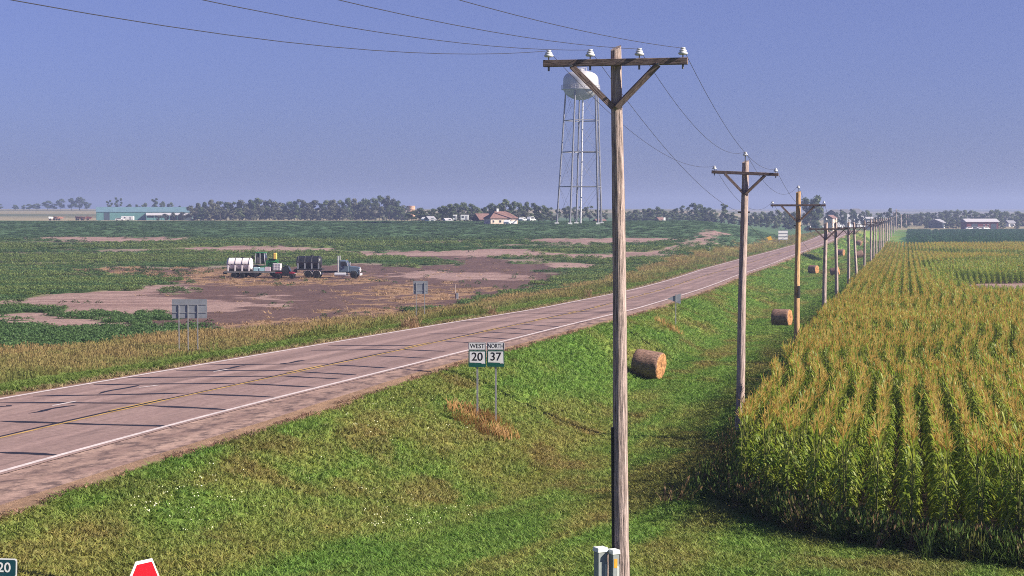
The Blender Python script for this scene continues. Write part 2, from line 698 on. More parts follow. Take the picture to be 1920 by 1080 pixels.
M['hay_end'] = mat('bale_end_straw', (.24, .115, .045), rough=.95, var=.6, scale=7, bump=1.8, col2=(.38, .195, .085))
M['rubber'] = mat('tyre_rubber', (.02, .02, .021), rough=.85)
M['chrome'] = mat('polished_metal', (.70, .70, .72), rough=.35, metal=.4, var=.1)
M['truck_blue'] = mat('slate_blue_paint', (.10, .14, .19), rough=.35, spec=.5, var=.12)
M['truck_frame'] = mat('black_frame_paint', (.02, .02, .022), rough=.6)
M['white_poly'] = mat('white_poly_tank', (.72, .66, .68), rough=.5, var=.1, scale=1.5)
M['black_poly'] = mat('black_poly_tank', (.016, .017, .022), rough=.4, spec=.5, var=.2)
M['ag_green'] = mat('green_machine_paint', (.025, .16, .05), rough=.4, var=.3, scale=3)
M['ag_yellow'] = mat('yellow_machine_paint', (.78, .50, .12), rough=.45, var=.1)
M['glass'] = mat('dark_tinted_glass', (.02, .025, .035), rough=.08, spec=.6, var=.1)
M['red_paint'] = mat('red_machine_paint', (.24, .02, .03), rough=.4, var=.15)
M['deck_wood'] = mat('trailer_deck', (.10, .075, .06), rough=.85, var=.4, stretch=(1, 6, 1))
M['cyan_box'] = mat('pale_blue_carton', (.36, .58, .64), rough=.7, var=.15)
M['pink_box'] = mat('pale_carton', (.62, .50, .56), rough=.7, var=.2)
M['pedestal'] = mat('grey_green_pedestal', (.24, .27, .27), rough=.5, var=.12)
M['pedestal_cap_lit_side'] = mat('pale_cap_and_lit_side', (.68, .72, .70), rough=.5, var=.08)  # cap paint, also used to paint sunlight on the right side
M['orange_label'] = mat('orange_label', (.60, .30, .03), rough=.6, var=.1)
M['shed_teal'] = mat('teal_sheet_metal', (.10, .22, .215), rough=.5, var=.12, scale=.4)
M['shed_roof'] = mat('blue_green_roof_metal', (.13, .22, .26), rough=.45, var=.12, scale=.3)
M['dark_open'] = mat('dark_door_and_shade_sheet', (.045, .065, .085), rough=.6, var=.2)  # dark doors and boards, also painted shade inside the lean-to
M['trim_white'] = mat('white_trim', (.75, .75, .75), rough=.6, var=.08)
M['house_wall'] = mat('cream_stucco', (.74, .57, .47), rough=.85, var=.1, scale=1)
M['roof_brown'] = mat('brown_shingle', (.22, .13, .115), rough=.9, var=.25, scale=2)
M['roof_grey'] = mat('grey_shingle', (.30, .30, .33), rough=.9, var=.2, scale=2)
M['barn_red'] = mat('red_barn_boards', (.15, .035, .035), rough=.8, var=.2, scale=1)
M['roof_white'] = mat('white_metal_roof', (.55, .53, .55), rough=.45, var=.06)
M['brick'] = mat('pale_brick', (.55, .36, .24), rough=.9, var=.35, scale=1.5)
M['pane'] = mat('window_glass', (.03, .035, .045), rough=.1, spec=.6, var=.1)
M['vehicle_white'] = mat('white_vehicle_paint', (.74, .74, .74), rough=.35, var=.06)
M['rust'] = mat('rusty_machine_metal', (.32, .16, .11), rough=.85, var=.5, scale=2)
M['bark'] = mat('bark', (.10, .085, .07), rough=.95, var=.4, scale=5, bump=.8)
M['roof_dark'] = mat('dark_grey_shingle', (.11, .11, .13), rough=.9, var=.2, scale=2)
M['leaf_tree'] = leafmat('tree_foliage', [(.035, .06, .032), (.095, .13, .055), (.165, .205, .08)], trans=.28, wscale=.35)
M['leaf_tree_grey'] = leafmat('greyish_tree_foliage', [(.045, .055, .042), (.11, .12, .08), (.18, .18, .12)], trans=.25, wscale=.35)
M['corn_leaf'] = leafmat('corn_leaf', [(.09, .175, .022), (.24, .32, .04), (.48, .50, .08)], trans=.5, rough=.45, wscale=1.2)
M['corn_stalk'] = mat('corn_stalk', (.14, .15, .04), rough=.7, var=.25)
M['corn_tassel'] = leafmat('corn_tassel', [(.52, .36, .10), (.64, .47, .14), (.68, .56, .20)], trans=.35)
M['tuft'] = leafmat('grass_blade', None, trans=.35, attr='icol')
M['petal'] = mat('clover_bloom', (.78, .80, .52), rough=.8, var=.1)
M['dry_stem'] = leafmat('dry_stem', [(.30, .17, .06), (.42, .27, .10), (.22, .16, .06)], trans=.3)

# ------------------------------------------------------------------ field patches (surveyed outlines)
PATCH = {
    'light': [
        [(78, 445), (150, 444), (270, 446), (345, 445), (350, 449), (270, 452), (160, 452), (110, 449)],
        [(330, 464), (400, 462), (500, 461), (575, 464), (640, 466), (600, 469), (500, 470), (400, 469), (340, 468)],
        [(640, 473), (760, 471), (860, 471), (900, 468), (980, 468), (1060, 475), (1150, 477), (1240, 470), (1244, 481), (1150, 482), (1020, 481), (990, 478), (900, 478), (800, 478), (700, 477)],
        [(0, 563), (90, 555), (112, 550), (240, 548), (260, 542), (350, 537), (345, 545), (330, 548), (290, 555), (330, 560), (500, 562), (520, 566), (470, 571), (400, 575), (320, 576), (260, 578), (140, 580), (122, 574), (60, 569), (0, 570)],
        [(455, 554), (520, 553), (562, 557), (500, 558)],
        [(0, 590), (100, 590), (140, 594), (242, 602), (220, 607), (100, 606), (0, 606)],
        [(728, 514), (800, 509), (900, 510), (1010, 516), (960, 522), (860, 520), (800, 518)],
        [(980, 449), (1080, 446), (1150, 447), (1250, 445), (1275, 449), (1200, 454), (1080, 456), (990, 453)],
        [(1362, 436), (1325, 433), (1312, 440), (1300, 447), (1285, 455), (1250, 460), (1235, 465), (1200, 469), (1150, 472), (1150, 482), (1230, 476), (1282, 463), (1325, 455), (1342, 446), (1368, 441)],
        [(1000, 494), (1080, 492), (1160, 496), (1120, 501), (1040, 499)],
    ],
    'dark': [
        [(330, 524), (420, 512), (640, 500), (740, 503), (800, 508), (1010, 514), (1075, 522), (980, 548), (880, 566), (790, 582), (670, 604), (560, 612), (480, 614), (400, 616), (320, 606), (210, 606), (300, 598), (340, 590), (240, 586), (330, 577), (480, 572), (520, 566), (330, 560), (280, 555), (330, 548), (345, 540)],
        [(800, 477), (924, 475), (956, 492), (1090, 500), (960, 509), (800, 513), (690, 506), (860, 495)],
        [(660, 476), (800, 477), (930, 477), (900, 490), (800, 484)],
    ],
    'straw': [
        [(120, 504), (240, 502), (420, 505), (700, 515), (720, 522), (640, 530), (520, 532), (400, 532), (360, 524), (300, 520), (200, 514), (130, 508)],
        [(380, 606), (500, 592), (600, 588), (700, 570), (790, 553), (870, 546), (900, 540), (930, 546), (830, 566), (720, 590), (560, 612), (400, 622)],
        [(640, 545), (760, 532), (860, 530), (800, 545), (700, 556)],
    ],
    'bare_corn': [[(1802, 531), (1850, 527), (1960, 527), (1960, 546), (1835, 544), (1808, 537)]],
}


def in_poly(X, Y, poly):
    ins = np.zeros(X.shape, bool)
    n = len(poly)
    for i in range(n):
        x0, y0 = poly[i][0], poly[i][1]
        x1, y1 = poly[(i + 1) % n][0], poly[(i + 1) % n][1]
        c = ((y0 > Y) != (y1 > Y))
        with np.errstate(divide='ignore', invalid='ignore'):
            xi = x0 + (Y - y0) * (x1 - x0) / (y1 - y0)
        ins ^= c & (X < xi)
    return ins


def grow(k, poly):
    if k == 'bare_corn':
        return poly
    cy = sum(p[1] for p in poly) / len(poly)
    f = (1.3 if cy > 535 else 1.0) if k == 'light' else 1.08
    low = .012 * max(0, cy - 430) + 1.0
    return [(x, cy + (y - cy) * f + (low * 2 if y > cy else 0)) for x, y in poly]


WP = {k: [[at(x, y)[:2] for x, y in grow(k, poly)] for poly in v] for k, v in PATCH.items()}


def zone(X, Y):
    """which ground cover stands where: returns dict of boolean masks"""
    jx = (fbm(X / 3, Y / 3, 31, 4) - .5) * 11
    jy = (fbm(X / 3, Y / 3, 47, 4) - .5) * (8 + Y / 30)
    xs, ys = X + jx, Y + jy
    z = {}
    for k, v in WP.items():
        m = np.zeros(X.shape, bool)
        for poly in v:
            m |= in_poly(xs, ys, poly)
        z[k] = m
    sR, sL = road_s(X, Y)
    z['sR'], z['sL'] = sR, sL
    z['right'] = sR > 0
    # verge width on the left of the road
    vw = np.interp(Y, [0, 60, 110, 160, 220, 300, 700], [40, 40, 30, 19, 12, 10, 10]) + (fbm(X / 6, Y / 9, 77, 3) - .5) * 7
    z['verge'] = (sL > 0) & (sL < vw)
    z['field'] = (sL >= vw)
    z['vfrac'] = np.clip(sL / np.maximum(vw, 1), 0, 1)
    return z


def mixc(a, b, t):
    a = np.asarray(a, float)
    b = np.asarray(b, float)
    t = np.asarray(t)[..., None]
    return a * (1 - t) + b * t


LINE_A, LINE_B = -6.0, 0.2242          # the pole line: X = A + B * Y


def corn_edge(Y):
    return LINE_A + LINE_B * Y + 0.9


def corn_front(X):
    return np.interp(X, [4, 6.0, 6.4, 7.0, 8.05, 9.4, 10.6, 12, 16, 30], [60, 52.0, 46.6, 42.2, 39.2, 37.0, 35.4, 34, 31, 26])


def colour(X, Y):
    z = zone(X, Y)
    C = np.zeros(X.shape + (3,))
    n1 = fbm(X / 3.0, Y / 4.0, 3, 4)
    n2 = fbm(X / 14., Y / 22., 13, 3)
    nr = fbm(z['sR'] / 1.5, Y / 16., 23, 3)        # mower swaths along the ditch
    # mown turf right of the road
    grass = mixc((.105, .205, .034), (.19, .29, .055), n1)
    olive = mixc((.19, .215, .045), (.27, .235, .075), n1)
    near = smooth(75, 40, Y)
    dryness = smooth(.47, .68, .45 * nr + .35 * n2 + .2 * n1 + .045 * near - .06 * smooth(-1, -9, X) * smooth(40, 50, Y))
    turf = mixc(grass, olive, np.clip(dryness * .9, 0, 1))
    brown = smooth(.60, .72, fbm(X / 2.2, Y / 3.5, 88, 3)) * smooth(.45, .6, n2) * .4
    turf = mixc(turf, (.23, .125, .06), brown)
    # left verge
    vg = mixc((.115, .165, .035), (.24, .205, .075), np.clip(z['vfrac'] * 1.25 - .15 + (n1 - .5) * 1.3, 0, 1))
    # left field
    rows = fbm(X / 30., Y / 5., 55, 3)
    soy = mixc((.06, .12, .042), (.10, .17, .058), n1)
    weeds = mixc((.12, .18, .05), (.18, .22, .075), n1)
    wk = smooth(.44, .58, rows) * smooth(470, 390, Y) * smooth(150, 220, Y)
    fld = mixc(soy, weeds, wk)
    sparse = smooth(.60, .68, fbm(X / 16., Y / 4., 66, 3)) * smooth(480, 400, Y) * smooth(240, 290, Y)
    fld = mixc(fld, (.26, .185, .165), sparse * .85)
    lt = mixc((.25, .167, .152), (.345, .24, .212), n1)
    lt = mixc(lt, (.20, .125, .115), smooth(.5, .68, fbm(X / 22., Y / 3.2, 140, 3)) * .7)
    dk = mixc((.088, .055, .052), (.15, .095, .085), n1)
    st = mixc((.115, .072, .066), (.30, .19, .115), smooth(.40, .62, fbm(X / 1.4, Y / 2.5, 91, 3)))
    far_l = mixc((.065, .12, .06), (.085, .145, .07), n1)
    fld = mixc(fld, far_l, smooth(395, 430, Y))
    pale = mixc((.24, .22, .13), (.33, .27, .17), fbm(X / 80, Y / 200, 5, 2))
    green_far = mixc((.10, .12, .07), (.16, .15, .09), fbm(X / 120, Y / 300, 8, 2))
    back = mixc(green_far, pale, smooth(.45, .55, fbm(X / 400, Y / 150, 21, 2)))
    t = X / np.maximum(Y, 30)
    fld = mixc(fld, pale, smooth(830, 850, Y) * (1 - smooth(1050, 1070, Y)) * smooth(.0, -.05, t))
    fld = np.where((Y > 1060)[..., None], back, fld)
    corn_soil = mixc((.12, .085, .06), (.20, .14, .10), n1)
    soyr = mixc((.035, .095, .04), (.05, .12, .05), n1)
    C[:] = turf
    C = np.where(z['verge'][..., None], vg, C)
    C = np.where(z['field'][..., None], fld, C)
    for k, c in (('dark', dk), ('straw', st), ('light', lt)):
        C = np.where((z['field'] & z[k])[..., None], c, C)
    incorn = (X > corn_edge(Y)) & (Y > corn_front(X)) & (Y < 430)
    C = np.where(incorn[..., None], corn_soil, C)
    rs = (X > corn_edge(Y) + 3) & (Y >= 430) & (Y < 880)
    C = np.where(rs[..., None], soyr, C)
    rfar = (X > corn_edge(Y) - 8) & (Y >= 880)
    C = np.where(rfar[..., None], np.where((Y < 1100)[..., None], pale * .95, back), C)
    C = np.where((z['bare_corn'] & incorn)[..., None], mixc((.26, .17, .15), (.34, .23, .20), n1), C)
    # strip of dry soil along the road edges
    sw = shoulder_w(Y)
    edge = (z['sR'] > 0) & (z['sR'] < sw + .0 + n1 * .5)
    C = np.where((edge & (Y < 720))[..., None], mixc((.26, .17, .12), (.34, .22, .14), n1), C)
    edge = (z['sL'] > 0) & (z['sL'] < 1.0 + n1 * .6)
    C = np.where((edge & (Y < 720))[..., None], mixc((.20, .14, .10), (.30, .19, .12), n1), C)
    return C, z


# ------------------------------------------------------------------ the ground sheet
gx = np.unique(np.concatenate([
    -np.geomspace(100, 6000, 40), np.geomspace(150, 6000, 36),
    np.arange(-100, -40, 1.2), np.arange(-40, 60, .6), np.arange(60, 150, 1.5)]))
gy = np.unique(np.concatenate([
    np.arange(-300, 0, 30), np.arange(0, 30, 3), np.arange(30, 110, .6), np.arange(110, 240, 1.1), np.arange(240, 480, 2.0),
    np.arange(480, 1000, 6), np.geomspace(1000, 7000, 40)]))
GXX, GYY = np.meshgrid(gx, gy)
GZ = G(GXX, GYY)
GC, _ = colour(GXX, GYY)
nx, ny = len(gx), len(gy)
verts = np.stack([GXX.ravel(), GYY.ravel(), GZ.ravel()], 1)
ii, jj = np.meshgrid(np.arange(nx - 1), np.arange(ny - 1))
a = (jj * nx + ii).ravel()
faces = np.stack([a, a + 1, a + nx + 1, a + nx], 1)
gme = bpy.data.meshes.new('ground')
gme.vertices.add(len(verts))
gme.vertices.foreach_set('co', verts.ravel())
gme.loops.add(faces.size)
gme.loops.foreach_set('vertex_index', faces.ravel())
gme.polygons.add(len(faces))
gme.polygons.foreach_set('loop_start', np.arange(0, faces.size, 4))
gme.polygons.foreach_set('use_smooth', np.ones(len(faces), bool))
gme.update(calc_edges=True)
ca = gme.attributes.new('col', 'FLOAT_COLOR', 'POINT')
ca.data.foreach_set('color', np.concatenate([GC.reshape(-1, 3), np.ones((len(verts), 1))], 1).ravel())
gme.materials.append(M['ground'])
ground = bpy.data.objects.new('ground', gme)
COL.objects.link(ground)
tag(ground, kind='structure')

# ------------------------------------------------------------------ road, shoulders, markings, sealed cracks
RS = np.concatenate([np.arange(-20, 120, 1.0), np.arange(120, 300, 2.5), np.arange(300, 721, 5.0)])


def ribbon(name, xa, xb, lift, m, nacross=6, parent=None, Ys=RS, kind=None, jag=0):
    vs, fs, uv = [], [], []
    c = cosdir(Ys)
    A, B = xa(Ys), xb(Ys)
    for j, Y in enumerate(Ys):
        for i in range(nacross + 1):
            t = i / nacross
            X = A[j] + (B[j] - A[j]) * t
            if jag and i == nacross:
                X += (float(vnoise(Y / 1.1, 3.3, 4)) - .4) * jag
            vs.append((X, Y, CAMZ - float(HR(Y)) + lift - ((.16 if jag > 0 else .1) * t if jag else 0)))
            uv.append(((X - float(XR(Y))) * c[j], Y / c[j]))
    n = nacross + 1
    for j in range(len(Ys) - 1):
        for i in range(nacross):
            fs.append((j * n + i, j * n + i + 1, (j + 1) * n + i + 1, (j + 1) * n + i))
    mb = MB().add(vs, fs)
    o = mb.build(name, m, parent)
    ul = o.data.uv_layers.new(name='metres')
    for p in o.data.polygons:
        for li in p.loop_indices:
            ul.data[li].uv = uv[o.data.loops[li].vertex_index]
    if kind:
        tag(o, kind=kind)
    return o


road = ribbon('road', lambda Y: XL(Y) - .25, lambda Y: XR(Y) + .25, 0.0, M['road'], 8, kind='structure')
sh_r = ribbon('road_shoulder', lambda Y: XR(Y) + .25, lambda Y: XR(Y) + .25 + shoulder_w(Y) / cosdir(Y), -.012, M['shoulder'], 6, kind='structure', jag=.7)
sh_l = ribbon('road_shoulder', lambda Y: XL(Y) - .25, lambda Y: XL(Y) - .25 - .55 / cosdir(Y), -.012, M['shoulder'], 3, kind='structure', jag=-.5)
ribbon('edge_line', lambda Y: XR(Y) - .09, lambda Y: XR(Y) + .09, .0062, M['white_line'], 1, road)
ribbon('edge_line', lambda Y: XL(Y) - .09, lambda Y: XL(Y) + .09, .0062, M['white_line'], 1, road)
# yellow centre lines
cpts = [road_at(*p) for p in [(0, 820), (141, 789), (274, 757), (436, 720), (640, 680), (831, 638), (1000, 602), (1172, 561), (1300, 523), (1382, 500)]]
cyy = [-20, 30] + [p.y for p in cpts] + [300, 420, 560, 720]
cfr = [(p.x - float(XL(p.y))) / (float(XR(p.y)) - float(XL(p.y))) for p in cpts]
cff = [cfr[0], cfr[0]] + cfr + [.5, .5, .5, .5]
CF = smooth_curve(cyy, cff, 6)


def XC(Y):
    f = CF(Y)
    return XL(Y) + (XR(Y) - XL(Y)) * f


ribbon('centre_line', lambda Y: XC(Y) + .05, lambda Y: XC(Y) + .16, .0062, M['yellow_line'], 1, road)
for y0 in np.arange(30, 330, 12.2):
    ribbon('centre_dash', lambda Y: XC(Y) - .22, lambda Y: XC(Y) - .11, .0062, M['yellow_line'], 1, road, Ys=np.linspace(y0, y0 + 3.2, 4))
ribbon('centre_seal', lambda Y: XC(Y) - .10 + .05 * np.sin(Y / 3), lambda Y: XC(Y) + .03 + .05 * np.sin(Y / 3 + .6), .0052, M['tar'], 1, road,
       Ys=np.concatenate([np.arange(36, 120, 1.0), np.arange(120, 400, 3)]))


def strip(name, p, q, w, m, lift, wob=.03):
    p, q = Vector(p), Vector(q)
    d = (q - p)
    nrm = Vector((-d.y, d.x, 0)).normalized()
    k = max(6, int(d.length / .6))
    vs = []
    ph = random.random() * 9
    for i in range(k + 1):
        t = i / k
        c = p.lerp(q, t) + nrm * (math.sin(t * 7 + ph) * wob + random.uniform(-.5, .5) * wob)
        ww = w * (.35 if i in (0, k) else random.uniform(.75, 1.2))
        for s in (-1, 1):
            r = c + nrm * (s * ww / 2)
            r.x = min(max(r.x, float(XL(r.y)) - .15), float(XR(r.y)) + .18)
            vs.append((r.x, r.y, CAMZ - float(HR(r.y)) + lift))
    fs = [(2 * i, 2 * i + 1, 2 * i + 3, 2 * i + 2) for i in range(k)]
    return MB().add(vs, fs).build(name, m, road)


CR = [(0, 848, 110, 853), (0, 790, 338, 800), (0, 755, 274, 756), (270, 760, 425, 768), (62, 743, 355, 737), (176, 721, 440, 719), (240, 708, 545, 705),
      (530, 705, 640, 711), (385, 684, 615, 682), (330, 695, 550, 695), (583, 657, 744, 655), (744, 655, 834, 659), (615, 648, 787, 648), (700, 667, 811, 672),
      (800, 626, 892, 626), (905, 622, 995, 627), (876, 631, 960, 636), (947, 615, 1020, 620), (967, 607, 1052, 613), (1018, 597, 1095, 598), (1059, 583, 1146, 587),
      (953, 596, 1015, 596), (360, 738, 520, 745), (448, 719, 592, 726), (560, 697, 668, 703), (622, 684, 728, 690), (835, 640, 905, 644)]
LG = [(183, 738, 260, 722), (398, 696, 461, 685), (524, 683, 573, 675), (53, 775, 141, 759), (0, 763, 22, 760)]
for n_, (x0, y0, x1, y1) in enumerate(CR):
    strip('crack_seal', road_at(x0, y0), road_at(x1, y1), .32, M['tar'], .0035 + .00004 * n_)
for n_, (x0, y0, x1, y1) in enumerate(LG):
    strip('crack_seal', road_at(x0, y0), road_at(x1, y1), .22, M['tar'], .0025 + .00004 * n_, .06)
yq = 100.0
n_ = 0
while yq < 430:
    a0, a1 = (0.02, .98) if random.random() < .45 else ((.02, float(CF(yq))) if random.random() < .5 else (float(CF(yq)), .98))
    xl, xr = float(XL(yq)), float(XR(yq))
    sl = (float(XR(yq + 2)) - float(XR(yq - 2))) / 4
    x0, x1 = xl + (xr - xl) * a0, xl + (xr - xl) * a1
    strip('crack_seal', (x0, yq + sl * (xr - x0) * .9, 0), (x1, yq + sl * (xr - x1) * .9 + random.uniform(-.3, .3), 0), (.26 + yq / 1500), M['tar'], .0035 + .00002 * n_)
    yq += random.uniform(3.0, 6.5) * (1 + yq / 300)
    n_ += 1
for (x0, y0, x1, y1) in [(98, 761, 144, 752), (260, 727, 299, 722), (400, 697, 430, 692)]:
    strip('lane_dash', road_at(x0, y0), road_at(x1, y1), .13, M['white_line'], .0065, .0)

# ------------------------------------------------------------------ utility poles and wires
LINE_DIR = Vector((LINE_B, 1, 0)).normalized()
ARM_DIR = Vector((LINE_DIR.y, -LINE_DIR.x, 0))
ARM_RZ = math.atan2(ARM_DIR.y, ARM_DIR.x)


def insulator_mesh(s=1.0):
    mb = MB()
    mb.lathe([(.0, .0), (.012, .0), (.012, .09)], 8, mi=1)
    mb.lathe([(.0, .055), (.075, .055), (.10, .08), (.075, .105), (.06, .115), (.075, .125), (.06, .145), (.035, .15), (.035, .16), (.055, .168), (.045, .185), (0, .19)], 14, mi=0)
    me = mb.mesh('insulator', [M['porcelain'], M['steel_dark']], True)
    return me


INS = insulator_mesh()
POLES = []


def shaft_mesh(base, top, r0, r1, seed, seg=26, n=18):
    rnd = random.Random(seed)
    pts, rs = [], []
    for i in range(seg + 1):
        t = i / seg
        p = Vector(base).lerp(Vector(top), t)
        w = .02 * math.sin(t * 5 + seed) * (1 - t) * t * 4
        pts.append(p + Vector((w, w * .5, 0)))
        rs.append((r0 + (r1 - r0) * t) * rnd.uniform(.975, 1.025))
    mb = MB()
    vs = []
    for i, p in enumerate(pts):
        for k in range(n):
            a = 2 * math.pi * k / n
            rr = rs[i] * (1 + .035 * math.sin(k * 2.3 + seed) + .02 * math.sin(k * 5 + i * .4))
            dz = (math.cos(a - .6) * .05) if i == seg else 0        # weathered sloping cut
            vs.append((p.x + math.cos(a) * rr, p.y + math.sin(a) * rr, p.z + dz))
    fs = []
    for i in range(seg):
        for k in range(n):
            fs.append((i * n + k, i * n + (k + 1) % n, (i + 1) * n + (k + 1) % n, (i + 1) * n + k))
    fs.append(tuple(range(seg * n, seg * n + n)))
    mb.add(vs, fs)
    return mb


def make_pole(D, xt, yt, xb, arm_px, half, label, style='three', wood='pole_wood', r0=.15, r1=.105, tilt=0., arms=1):
    """pole whose top stands at survey point (xt, yt), base below it on the ground at depth D"""
    top = pt(xt, yt, D)
    bx = (xb - 960) / FOC * D * 1.0
    base = Vector((bx, D, gz(bx, D)))
    root = thing('utility_pole', base, label, 'utility pole', 0, 'utility poles along the ditch')
    T = top - base
    shaft_mesh((0, 0, -.25), T, r0, r1, D, 26 if D < 140 else 10, 18 if D < 140 else 8).build('pole_shaft', M[wood], root, True)
    att = {}
    for k in range(arms):
        za = pt(xt, arm_px, D).z - base.z - k * .75
        f = za / T.z
        c = T * f
        thick = .115
        off = LINE_DIR * -(lerp(r0, r1, f) + .035)          # the arm is bolted on the near face
        Rm = Matrix.Rotation(ARM_RZ, 3, 'Z') @ Matrix.Rotation(tilt, 3, 'Y')
        ax = Rm @ Vector((1, 0, 0))
        mb = MB()
        mb.box((0, 0, 0), (half * 2, .09, thick), 0)
        arm = mb.build('crossarm', M['arm_wood'], root, bevel=.008 if D < 140 else 0)
        arm.location = c + off
        arm.rotation_euler = Rm.to_euler()
        if D < 420:
            for s in (-1, 1):
                p0 = c + ax * (s * half * .6) + off * 1.25 + Vector((0, 0, -.05))
                p1 = c + off * 1.02 + Vector((0, 0, -half * .6 - .02)) + ax * (s * .03)
                d = p1 - p0
                br = MB()
                br.box((0, 0, 0), (d.length, .045, .10 if D < 140 else .07), 0)
                o = br.build('brace', M['arm_wood'], root)
                o.location = (p0 + p1) / 2
                o.rotation_euler = Vector((1, 0, 0)).rotation_difference(d).to_euler()
                bl = MB().cyl(p0 + off.normalized() * .02, p0 + off.normalized() * .07, .022, n=8)
                if D < 140:
                    bl.build('bolt', M['steel_dark'], root)
        spots = {'four': [-1.13, -.42, .41, 1.14], 'three': [-half + .1, half - .1]}[style]
        for i, s in enumerate(spots):
            q = c + off + ax * s + Vector((0, 0, thick / 2))
            if D < 500:
                inst('insulator', INS, root, q, (0, 0, 0), (.85, .85, .9) if D < 140 else (1.1,) * 3)
            att[i if style == 'four' else (0 if i == 0 else 3)] = base + q + Vector((0, 0, .155))
            if D < 100:
                MB().cyl(q + Vector((0, 0, -thick - .07)), q + Vector((0, 0, -thick + .0)), .018, n=6).build('pin_nut', M['steel_dark'], root)
    if style == 'three':
        q = T + LINE_DIR * -.12
        if D < 500:
            MB().box(tuple(q + Vector((0, .02, .0))), (.035, .02, .5)).build('ridge_pin', M['steel_dark'], root)
            inst('insulator', INS, root, q + Vector((0, 0, .16)), (0, 0, 0), (1, 1, 1) if D < 140 else (1.2,) * 3)
        att[2] = base + q + Vector((0, 0, .36))
        nz = T * ((T.z - 1.55 - .3) / T.z)
        att[1] = base + nz + ARM_DIR * -.17
        if D < 200:
            MB().cyl(nz + ARM_DIR * -.24, nz + ARM_DIR * .2, .03, n=8).build('neutral_bracket', M['steel_dark'], root)
    POLES.append((D, att))
    return root, base, T


p1, p1_base, p1_T = make_pole(29.7, 1155, 90, 1169, 118, 1.22, 'nearest weathered utility pole with four white insulators on one straight crossarm', 'four', r0=.145, r1=.092)
make_pole(64.7, 1398, 303, 1388, 325, 1.22, 'second utility pole from the camera, grey with a V-braced crossarm, foot in the corn', tilt=.045, r0=.165, r1=.12)
p3, p3_base, p3_T = make_pole(97, 1497, 360, 1495, 385, 1.5, 'pale orange new-wood utility pole with a dark band half way up', wood='pole_wood_new', r0=.165, r1=.13)
c = p3_T * .42
MB().cyl(c + Vector((0, 0, -.33)), c + Vector((0, 0, .33)), .168, .165, n=16).build('dark_band', M['black_plastic'], p3)
rest = [(127, 1549, 418, 1545, 429.5), (150, 1567, 417, 1570, 429), (181, 1591, 417, 1592, 427), (202, 1601, 417, 1608, 427), (250, 1621, 414, 1621, 421.5), (298, 1633, 412, 1633.5, 418),
        (319, 1638, 411, 1638, 417), (347, 1643, 412, 1643.5, 417.5), (388, 1649, 410.6, 1649, 415.5), (412, 1652.5, 410, 1652.5, 414.5), (440, 1656, 410, 1656, 414), (483, 1660, 409.5, 1660, 413.5),
        (535, 1663, 409, 1663, 412.5), (600, 1667, 408.5, 1667, 411.5), (683, 1671, 407, 1671, 410), (760, 1675.5, 397, 1675.5, 400), (850, 1680.5, 392, 1680.5, 395)]
ORD = ['fourth', 'fifth', 'sixth', 'seventh, leaning', 'eighth', 'ninth', 'tenth', 'eleventh', 'twelfth', 'thirteenth', 'fourteenth', 'fifteenth', 'sixteenth', 'seventeenth', 'eighteenth', 'nineteenth', 'twentieth']
for i, (D, xt, yt, xb, ya) in enumerate(rest):
    extra = 'grey utility pole along the cornfield edge' if D < 420 else ('small utility pole in the crowded far end of the line' if D < 700 else 'tall far utility pole rising above the others')
    make_pole(D, xt, yt, xb, ya, 1.22, '%s %s, counted from the camera' % (ORD[i], extra), r0=.15 + D / 9000, r1=.11 + D / 9000, arms=2 if D > 700 else 1)
farp = [(930, 1689.5), (980, 1694.5), (1030, 1699), (1080, 1703.5), (1130, 1708.5), (1180, 1712.5), (1240, 1717), (1300, 1721.5)]
for i, (D, x) in enumerate(farp):
    make_pole(D, x, 402 + i * .3, x, 404.5 + i * .3, 1.2, 'tiny distant utility pole beyond the field, %s of the row bending away' % ['first', 'second', 'third', 'fourth', 'fifth', 'sixth', 'seventh', 'last'][i], r0=.26, r1=.24)

prev = [Vector((-9.6, -4, CAMZ + 2.6)), Vector((-9.0, -4.2, CAMZ + 2.65)), Vector((-8.3, -4.4, CAMZ + 2.6)), Vector((-7.6, -4.6, CAMZ + 2.6))]
WL = ['utility wire from the leftmost insulator of the nearest pole', 'utility wire from the second insulator of the nearest pole, dropping to the low bracket',
      'utility wire from the third insulator of the nearest pole to the pole tops behind', 'utility wire from the rightmost insulator of the nearest pole']
for w in range(4):
    pts, rs = [], []
    nodes = [(-4, prev[w])] + [(D, a[w]) for D, a in POLES[:20]]
    for i in range(len(nodes) - 1):
        a_, b_ = nodes[i][1], nodes[i + 1][1]
        span = (b_ - a_).length
        sag = (.55, .62, .95)[i] if i < 3 else span * span * .00085
        if i == 0:
            sag = .95 if w == 0 else .55 + .12 * (3 - w)
        if w == 1 and i == 1:
            sag = .45
        k = 26 if i < 4 else 8
        for j in range(k if i < len(nodes) - 2 else k + 1):
            t = j / k
            p = a_.lerp(b_, t)
            p.z -= 4 * sag * t * (1 - t)
            pts.append(p)
            rs.append(.0046 + min(.022, max(0, p.y - 40) * .00005))
    o = MB().tube(pts, rs, 5).build('power_line', M['wire'])
    tag(o, WL[w], 'wire', 'wires on the utility poles')

# riser guard and bolt on the nearest pole
mb = MB()
q0 = p1_T * .02 + Vector((-.15, -.05, 0))
q1 = p1_T * .33 + Vector((-.135, -.05, 0))
mb.tube([q0, q1], .028, 8)
mb.build('cable_riser', M['black_plastic'], p1)

# ------------------------------------------------------------------ pedestals and stub post beside the nearest pole


